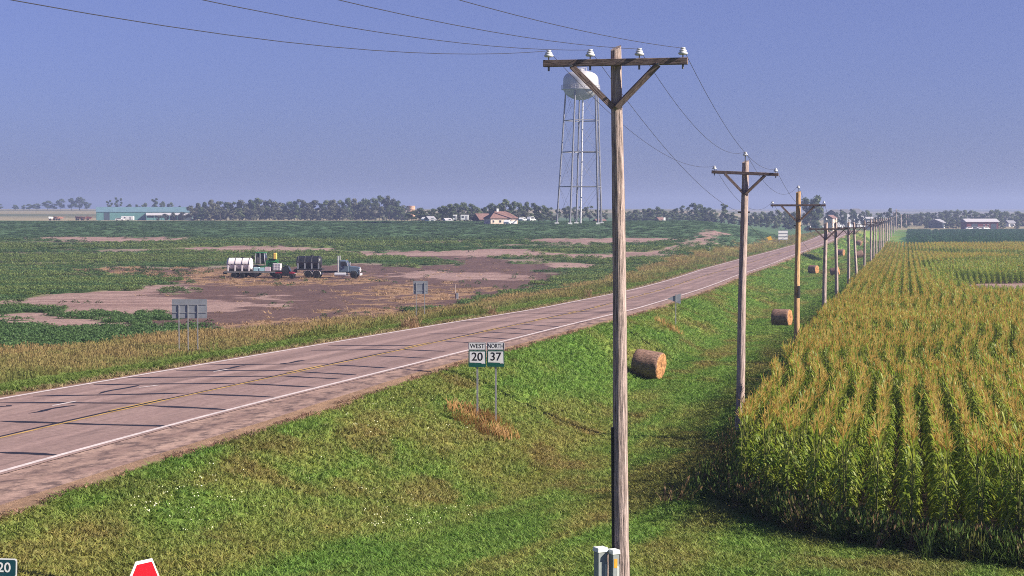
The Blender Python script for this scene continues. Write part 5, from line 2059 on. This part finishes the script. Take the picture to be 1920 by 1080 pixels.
def blades(n, h, spread, w, seed, lean=.35, mi=0, mb=None, hvar=.4):
    rnd = random.Random(seed)
    mb = mb or MB()
    for _ in range(n):
        a_ = rnd.uniform(0, 6.28)
        q = spread * math.sqrt(rnd.random())
        b0 = Vector((math.cos(a_) * q, math.sin(a_) * q, -.02))
        hh = h * rnd.uniform(1 - hvar, 1 + hvar * .5)
        d = Vector((rnd.gauss(0, lean), rnd.gauss(0, lean), 1))
        t_ = b0 + d * hh
        mdl = b0 + Vector((d.x * .35, d.y * .35, .6)) * hh
        s = Vector((math.cos(a_ + 1.2), math.sin(a_ + 1.2), 0)) * w / 2
        mb.add([b0 - s, b0 + s, mdl + s * .8, mdl - s * .8, t_], [(0, 1, 2, 3), (3, 2, 4)], mi)
    return mb


TURF = [blades(15, .13, .16, .035, s, .75).mesh('turf', M['tuft']) for s in (1, 2, 3)]
TALL = []
for s in (4, 5, 6):
    mb = blades(15, .62, .16, .022, s, .28)
    rnd = random.Random(s)
    for _ in range(7):                       # seed heads
        b0 = Vector((rnd.uniform(-.12, .12), rnd.uniform(-.12, .12), 0))
        t_ = b0 + Vector((rnd.gauss(0, .12), rnd.gauss(0, .12), rnd.uniform(.65, .9)))
        sd_ = Vector((rnd.uniform(-1, 1), rnd.uniform(-1, 1), 0)).normalized()
        mb.add([b0 - sd_ * .004, b0 + sd_ * .004, t_ + sd_ * .004, t_ - sd_ * .004], [(0, 1, 2, 3)])
        u = t_ - Vector((0, 0, .16))
        mb.add([u, t_ + sd_ * .022 - Vector((0, 0, .07)), t_ + Vector((0, 0, .05)), t_ - sd_ * .022 - Vector((0, 0, .07))], [(0, 1, 2, 3)])
    TALL.append(mb.mesh('tall_grass', M['tuft']))


def leafy_clump(seed, R_=.38, H=.5, n=46, s=.075):
    rnd = random.Random(seed)
    mb = MB()
    for _ in range(n):
        a_ = rnd.uniform(0, 6.28)
        q = R_ * math.sqrt(rnd.random())
        z = H * (1 - (q / R_) ** 2 * .5) * rnd.uniform(.35, 1)
        c = Vector((math.cos(a_) * q, math.sin(a_) * q, z))
        u = Vector((rnd.gauss(0, 1), rnd.gauss(0, 1), rnd.gauss(0, .45))).normalized()
        w = u.cross(Vector((rnd.gauss(0, .4), rnd.gauss(0, .4), 1))).normalized()
        ss = s * rnd.uniform(.7, 1.4)
        mb.add([c - u * ss, c + w * ss * .7, c + u * ss, c - w * ss * .7], [(0, 1, 2, 3)])
    return mb.mesh('leafy_clump', M['tuft'])


SOY = [leafy_clump(s) for s in (1, 2, 3)]


def sample(y0, y1, t0, t1, dens):
    """uniform points in the wedge t0 < X/Y < t1; dens per square metre"""
    area = (t1 - t0) * (y1 ** 2 - y0 ** 2) / 2
    n = int(area * dens)
    Y = np.sqrt(rng.uniform(y0 ** 2, y1 ** 2, n))
    X = rng.uniform(t0, t1, n) * Y
    return X, Y


def rnd_rot(n, tilt=.12):
    return np.stack([rng.normal(0, tilt, n), rng.normal(0, tilt, n), rng.uniform(0, 6.28, n)], 1)


# mown turf in the ditch and around the nearest pole
Pl, Cl, Sl = [], [], []
for (y0, y1, dn, s) in [(14, 30, 22, 1.4), (30, 46, 60, 1.0), (46, 62, 52, 1.05), (62, 85, 34, 1.2), (85, 120, 20, 1.4), (120, 180, 9, 1.8), (180, 300, 3.6, 2.5), (300, 600, .9, 3.6)]:
    X, Y = sample(y0, y1, *((-.34, .30) if y0 > 29 else (-.6, .6)), dn)
    sR, sL = road_s(X, Y)
    ok = (sR > shoulder_w(Y) - .35 + fbm(X / 1.2, Y / 1.2, 7, 2) * .9) & ((X < corn_edge(Y) + .6) | (Y < corn_front(X) + .8))
    X, Y = X[ok], Y[ok]
    C, z = colour(X, Y)
    n = len(X)
    C = C * rng.uniform(.7, 1.35, (n, 1)) * rng.uniform(.92, 1.08, (n, 3))
    Pl.append(np.stack([X, Y, G(X, Y)], 1))
    Cl.append(C)
    hv = .8 * s * rng.uniform(.7, 1.3, n) * (.75 + .5 * fbm(X / 2.5, Y / 2.5, 19, 2))
    Sl.append(np.stack([s * np.ones(n), s * np.ones(n), hv / (s ** .45)], 1))
P = np.concatenate(Pl)
scatter('mown_grass', TURF, P, rnd_rot(len(P)), np.concatenate(Sl), col=np.concatenate(Cl), label='mown green and olive grass covering the ditch right of the road', cat='grass')

# left verge: short green by the road, tall tan grass further out
Pl, Cl, Sl, Il = [], [], [], []
for (y0, y1, dn, s) in [(48, 80, 12, 1.0), (80, 130, 9, 1.1), (130, 220, 4.5, 1.35), (220, 420, 1.3, 1.9), (420, 640, .4, 2.4)]:
    X, Y = sample(y0, y1, -.36, .22, dn)
    z = zone(X, Y)
    ok = z['verge'] & (z['sL'] > .9)
    X, Y = X[ok], Y[ok]
    C, z = colour(X, Y)
    n = len(X)
    vf = z['vfrac']
    patch = fbm(X / 4, Y / 6, 71, 3)
    tall = (vf + (patch - .5) * 1.3) > np.where(Y < 130, .34, .42)
    C = C * rng.uniform(.6, 1.65, (n, 1))
    tan = smooth(.48, .8, patch * .8 + vf * .35) * .75
    C = C * (1 - tan[:, None]) + np.array([.31, .215, .095]) * rng.uniform(.7, 1.3, (n, 1)) * tan[:, None]
    gr = (~tall)
    C[gr] = C[gr] * .6 + np.array([.11, .17, .035]) * .5
    hh = np.where(tall, rng.uniform(.4, .8, n) * (.55 + .6 * patch), 1.2)
    w = np.where(tall, 1.0, 1.5) * s
    Pl.append(np.stack([X, Y, G(X, Y)], 1))
    Cl.append(C)
    Sl.append(np.stack([w, w, hh * s ** .3], 1))
    Il.append(np.where(tall, rng.integers(3, 6, n), rng.integers(0, 3, n)))
P = np.concatenate(Pl)
scatter('roadside_grass', TURF + TALL, P, rnd_rot(len(P), .1), np.concatenate(Sl), np.concatenate(Il), np.concatenate(Cl), 'tall tan and green grass on the verge across the road', 'grass')

# soybeans and weeds in the low field
Pl, Cl, Sl = [], [], []
for (y0, y1, dn, s) in [(95, 170, 4.0, .9), (170, 260, 2.8, 1.0), (260, 340, 1.7, 1.2), (340, 430, .8, 1.6), (430, 565, .2, 2.4)]:
    X, Y = sample(y0, y1, -.36, .16, dn)
    C, z = colour(X, Y)
    ok = z['field'] & ~z['light'] & ~z['dark'] & ~(z['straw'] & (rng.random(len(X)) > .12))
    bare = smooth(.60, .68, fbm(X / 16., Y / 4., 66, 3)) * smooth(480, 400, Y) * smooth(240, 290, Y)
    ok &= bare < .35
    stray = z['field'] & (z['dark'] | z['light']) & (rng.random(len(X)) < .02 * smooth(.5, .7, fbm(X / 8, Y / 8, 160, 2)))
    ok |= stray
    X, Y, C = X[ok], Y[ok], C[ok]
    n = len(X)
    wk = smooth(.44, .58, fbm(X / 30., Y / 5., 55, 3)) * smooth(470, 390, Y) * smooth(150, 220, Y)
    g_ = np.where(C[:, 1] > C[:, 0], 1, 0)[:, None]
    C = C * g_ + (1 - g_) * np.array([.05, .09, .03])
    C = C * rng.uniform(.8, 1.35, (n, 1))
    hh = (.78 + .5 * wk * rng.uniform(.2, 1, n)) * rng.uniform(.8, 1.2, n) * np.where(Y > 430, .5, 1)
    Pl.append(np.stack([X, Y, G(X, Y)], 1))
    Cl.append(C)
    Sl.append(np.stack([s * 1.15 * np.ones(n), s * 1.15 * np.ones(n), hh * (1 + (s - 1) * .25)], 1))
P = np.concatenate(Pl)
scatter('soybean_field', SOY, P, rnd_rot(len(P), .05), np.concatenate(Sl), col=np.concatenate(Cl), label='patchy green soybeans and weeds in the low field left of the road', cat='crop')

# straw litter on the worked soil
LIT = [blades(16, .16, .5, .05, s, 1.6).mesh('straw_litter', M['tuft']) for s in (11, 12)]
X, Y = sample(110, 330, -.34, .1, .55)
z = zone(X, Y)
ok = z['field'] & ((z['straw'] & (fbm(X / 1.4, Y / 2.5, 91, 3) > .47)) | (z['dark'] & (rng.random(len(X)) < .05)))
X, Y = X[ok], Y[ok]
n = len(X)
scatter('straw_litter', LIT, np.stack([X, Y, G(X, Y)], 1), rnd_rot(n, .1), rng.uniform(.8, 1.6, n), col=np.array([.36, .24, .14]) * rng.uniform(.6, 1.3, (n, 1)), label='pale straw litter strewn over the dark soil around the truck', cat='straw')

# soybean block beyond the corn
X, Y = sample(432, 880, .225, .31, .38)
ok = (X > corn_edge(Y) + 3) & ~((np.abs(X / Y - .2385) < .0012) | (np.abs(X / Y - .2425) < .0010))
X, Y = X[ok], Y[ok]
n = len(X)
scatter('far_soybean_block', SOY, np.stack([X, Y, G(X, Y)], 1), rnd_rot(n, .05), np.stack([np.full(n, 2.4), np.full(n, 2.4), rng.uniform(1.2, 1.7, n)], 1), col=np.array([.035, .095, .04]) * rng.uniform(.7, 1.5, (n, 1)),
        label='dark green soybean block beyond the cornfield', cat='crop')

# clover blooms in the turf
fl = MB()
for i in range(2):
    a_ = i * 1.26
    fl.lathe([(0, .10), (.028, .115), (.034, .135), (.02, .155), (0, .16)], 6, c=(math.cos(a_ * 2.2) * .3 * (i + 1) / 5, math.sin(a_ * 2.2) * .3 * (i + 1) / 5, 0))
X, Y = sample(38, 74, -.31, .0, 9)
cl = fbm(X / 2.6, Y / 3.4, 202, 3)
sR, sL = road_s(X, Y)
ok = (sR > shoulder_w(Y) + .9) & (cl > .5) & (X < -1) & (rng.random(len(X)) < .55 * smooth(.5, .8, cl))
X, Y = X[ok], Y[ok]
n = len(X)
scatter('clover_blooms', [fl.mesh('clover', M['petal'])], np.stack([X, Y, G(X, Y)], 1), rnd_rot(n, .1), rng.uniform(.35, .6, n), np.zeros(n), label='small whitish clover blooms speckled in the near grass', cat='flowers')

# dry clumps at the feet of the signs
for (x, y, rw, hh, n, lab) in [(905, 797, 1.25, .42, 520, 'dry tan grass clump around the feet of the route markers'), (1254, 616, .9, .5, 200, 'small dry grass clump below the pennant-shaped sign')]:
    p = at(x, y)
    mb = blades(n, hh, 1.0, .03, x, .3)
    mb.v = [(vx * rw * 1.05, vy * rw * 1.2, vz + gz(p.x + vx * rw * 1.05, p.y + vy * rw * 1.2) - p.z) for vx, vy, vz in mb.v]
    o = mb.build('dry_grass_clump', M['dry_stem'])
    o.location = p
    tag(o, lab, 'grass clump')

# ------------------------------------------------------------------ corn


def corn_parts(seed, tassel=True):
    rnd = random.Random(seed)
    H = 2.25
    st = MB()
    bend = Vector((rnd.uniform(-.06, .06), rnd.uniform(-.03, .03), 0))
    st.tube([Vector((0, 0, -.05)), bend * .5 + Vector((0, 0, H * .5)), bend + Vector((0, 0, H))], [.017, .014, .007], 5)
    lv = MB()
    a0 = 0.0
    for i in range(16):
        z = .15 + i * (H - .25) / 15
        a_ = a0 + math.pi * (i % 2) + rnd.uniform(-.4, .4)
        L_ = rnd.uniform(.5, .72) * (1.0 if 1 < i < 11 else .74)
        w = rnd.uniform(.045, .066) * (1 if i < 12 else .7)
        d = Vector((math.cos(a_), math.sin(a_), 0))
        sd_ = Vector((-d.y, d.x, 0))
        rise = rnd.uniform(.75, 1.15) * (1 + max(0, i - 11) * .2)
        base = bend * (z / H) + Vector((0, 0, z))
        prev_ = None
        vs = []
        for k in range(6):
            t = k / 5
            c = base + d * (L_ * t * (.52 if i < 11 else .34)) + Vector((0, 0, L_ * (rise * t - (.98 if i < 12 else .6) * t * t * 1.15)))
            ww = w * math.sin(math.pi * (.12 + .88 * (1 - t) ** .8)) ** .7 if t < 1 else .004
            tw_ = Vector((0, 0, .35 * ww * math.sin(t * 3 + seed)))
            vs += [c - sd_ * ww * .6 + tw_, c + sd_ * ww * .6 - tw_]
        lv.add(vs, [(2 * k, 2 * k + 1, 2 * k + 3, 2 * k + 2) for k in range(5)])
    ts = MB()
    tip = bend + Vector((0, 0, H - .02))
    if tassel:
        for i in range(10):
            a_ = rnd.uniform(0, 6.28)
            el = rnd.uniform(.25, .75) if i else .03
            Lb = rnd.uniform(.15, .27) if i else .36
            b0 = tip + Vector((0, 0, rnd.uniform(0, .12)))
            d1 = Vector((math.cos(a_) * el, math.sin(a_) * el, 1)).normalized()
            d2 = Vector((math.cos(a_) * el * 1.9, math.sin(a_) * el * 1.9, .8)).normalized()
            m1 = b0 + d1 * Lb * .55
            e = m1 + d2 * Lb * .5
            sd_ = Vector((-math.sin(a_), math.cos(a_), 0)) * .0085
            q_ = Vector((sd_.y, -sd_.x, 0))
            for w_ in (sd_, q_):
                ts.add([b0 - w_ * .6, b0 + w_ * .6, m1 + w_, m1 - w_, e + w_ * .5, e - w_ * .5], [(0, 1, 2, 3), (3, 2, 4, 5)])
    return st, lv, ts


CPARTS = [corn_parts(s) for s in range(1, 7)]
CGREEN = [corn_parts(s, False) for s in range(7, 10)]


def joined(parts):
    mb = MB()
    for k, q in enumerate(parts):
        if q.v:
            mb.add(q.v, q.f, k)
    return mb.mesh('corn', [M['corn_stalk'], M['corn_leaf'], M['corn_tassel']])


CM = [joined(c) for c in CPARTS] + [joined(c) for c in CGREEN]
CSEP = [(c[0].mesh('stalk', M['corn_stalk']), c[1].mesh('foliage', M['corn_leaf']), c[2].mesh('tassel', M['corn_tassel'])) for c in CPARTS]


def at_h(x, y, dz):
    d = ray(x, y)
    Ds = np.geomspace(20, 3000, 3000)
    k = Ds / d[1]
    zz = CAMZ + d[2] * k - G(d[0] * k, Ds) - dz
    i = np.where(zz < 0)[0][0]
    return (d[0] * Ds[i] / d[1], Ds[i])


RAG = [at_h(x, y, 2.0) for x, y in [(1722, 491), (1790, 486), (1980, 478), (1980, 566), (1870, 558), (1795, 547), (1748, 531)]]
BARE = [at_h(x, y, .2) for x, y in [(1800, 534), (1850, 529), (1980, 527), (1980, 547), (1838, 545), (1808, 539)]]
GAP = [at_h(x, y, 1.5) for x, y in [(1700, 474), (1790, 472), (1980, 478), (1980, 488), (1800, 484), (1740, 481), (1690, 478)]]


def row_shift(Y):
    return 1.7 * (1 - smooth(78, 112, Y)) + .75 * np.sin(Y / 6.5) * smooth(56, 68, Y) * (1 - smooth(100, 135, Y))


Pc, Sc, Ic = [], [], []
e = -.9
while e < 72:
    for (y0, y1, dy) in [(26, 110, .17), (110, 200, .21), (200, 300, .30), (300, 428, .42)]:
        Y = np.arange(y0, y1, dy) + rng.uniform(-.05, .05, int(np.ceil((y1 - y0) / dy)))
        X = LINE_A + LINE_B * Y + e + row_shift(Y) + rng.normal(0, .025, len(Y))
        ok = (X > corn_edge(Y)) & (Y > corn_front(X) + .4) & (X < .375 * Y + 1)
        X, Y = X[ok], Y[ok]
        if not len(X):
            continue
        rag = in_poly(X, Y, RAG)
        bare = in_poly(X, Y, BARE)
        gap = in_poly(X, Y, GAP)
        u = rng.random(len(X))
        keep = (~bare | (u < .03)) & (~gap | (u < .35)) & (u > .03)
        rag = rag[keep] | gap[keep]
        X, Y = X[keep], Y[keep]
        n = len(X)
        hv = rng.normal(1.0, .05, n) * (.88 + .24 * fbm(X / 6, Y / 8, 61, 3))
        hv = np.where(rag, hv * rng.uniform(.5, .85, n), hv)
        low = (X / Y > .2515 + .004 * np.sin(Y / 5)) & (Y > 146) & (Y < 226)
        hv = np.where(low, rng.uniform(.2, .42, n), hv)
        rag = rag | low
        wid = np.where(Y < 70, 1.05, 1.0) * np.where(Y > 200, 1.25, 1.0) * np.where(Y > 300, 1.15, 1.0)
        Pc.append(np.stack([X, Y, G(X, Y)], 1))
        Sc.append(np.stack([wid, wid, hv], 1))
        Ic.append(np.where(rag & (rng.random(n) < .8), rng.integers(6, 9, n), rng.integers(0, 6, n)))
    e += .76
Pc, Sc, Ic = np.concatenate(Pc), np.concatenate(Sc), np.concatenate(Ic)
Rc = rnd_rot(len(Pc), .024)
lodged = rng.random(len(Pc)) < .02
Rc[lodged, :2] += rng.normal(0, .16, (int(lodged.sum()), 2))
Rc[:, 2] = 1.35 + math.pi * rng.integers(0, 2, len(Pc)) + rng.normal(0, 1, len(Pc)) * np.where(Pc[:, 1] < 62, 1.1, .6)
inframe = (Pc[:, 0] / Pc[:, 1] < .292) & (Ic < 6)
depth_in = np.minimum(Pc[:, 1] - corn_front(Pc[:, 0]), (Pc[:, 0] - corn_edge(Pc[:, 1])) * 2)
score = np.where(inframe, Pc[:, 1] + 2.0 * depth_in, 1e9)
near = np.argsort(score)[:300]
mask = np.ones(len(Pc), bool)
mask[near] = False
for i in near:
    r = bpy.data.objects.new('corn_plant', None)
    COL.objects.link(r)
    r.location = Pc[i]
    r.rotation_euler = Rc[i]
    r.scale = Sc[i]
    r.empty_display_size = .1
    tag(r, 'tasselled corn plant in the outermost rows along the near edge of the cornfield', 'corn plant', 'corn plants along the near field edge')
    for nm, me in zip(('stalk', 'foliage', 'tassel'), CSEP[int(Ic[i])]):
        inst(nm, me, r)
scatter('cornfield', CM, Pc[mask], Rc[mask], Sc[mask], Ic[mask], label='cornfield of tan-tasselled rows right of the pole line', cat='corn')

# rank weeds along the two edges of the corn
Xa = np.concatenate([rng.uniform(6.0, 7.2, 1300), rng.uniform(7, 14.5, 1500)])[:2600]
Ya = corn_front(Xa) + rng.normal(-.3, .5, 2600)
Xa = Xa + rng.normal(-.1, .2, 2600)
Yb = rng.uniform(47, 230, 2600)
Xb = corn_edge(Yb) + rng.normal(-.15, .45, 2600)
X, Y = np.concatenate([Xa, Xb]), np.concatenate([Ya, Yb])
n = len(X)
u = rng.random((n, 1))
C = np.where(u < .68, np.array([.10, .16, .035]), np.where(u < .85, np.array([.26, .17, .09]), np.array([.17, .18, .05]))) * rng.uniform(.5, 1.4, (n, 1))
scatter('edge_weeds', TALL, np.stack([X, Y, G(X, Y)], 1), rnd_rot(n, .25), np.stack([rng.uniform(.9, 1.5, n), rng.uniform(.9, 1.5, n), rng.uniform(.4, .9, n)], 1), col=C, label='dark rank weeds and dry stems along the foot of the corn', cat='weeds')

# low weeds beside the small marker post
p = at(1528, 488)
q = at(1515, 482)
n = 60
t = rng.random(n)
X = q.x + (p.x - q.x) * t * 1.3 + rng.normal(0, .5, n)
Y = q.y + (p.y - q.y) * t * 1.3 + rng.normal(0, .8, n)
scatter('ditch_weeds', SOY, np.stack([X, Y, G(X, Y)], 1), rnd_rot(n, .1), rng.uniform(1.2, 1.9, n), col=np.array([.035, .06, .02]) * rng.uniform(.7, 1.3, (n, 1)), label='dark weed strip in the ditch above the small far bale', cat='weeds')

# ------------------------------------------------------------------ morning haze
hz = bpy.data.materials.new('morning_haze')
hz.use_nodes = True
nt = hz.node_tree
for k in list(nt.nodes):
    nt.nodes.remove(k)
ho = nt.nodes.new('ShaderNodeOutputMaterial')
pv = nt.nodes.new('ShaderNodeVolumePrincipled')
pv.inputs['Color'].default_value = (.50, .60, .92, 1)
pv.inputs['Density'].default_value = .00033
pv.inputs['Anisotropy'].default_value = .2
nt.links.new(pv.outputs[0], ho.inputs['Volume'])
o = MB().box((0, 3340, 25), (12200, 7500, 58)).build('haze', hz)
tag(o, kind='stuff')
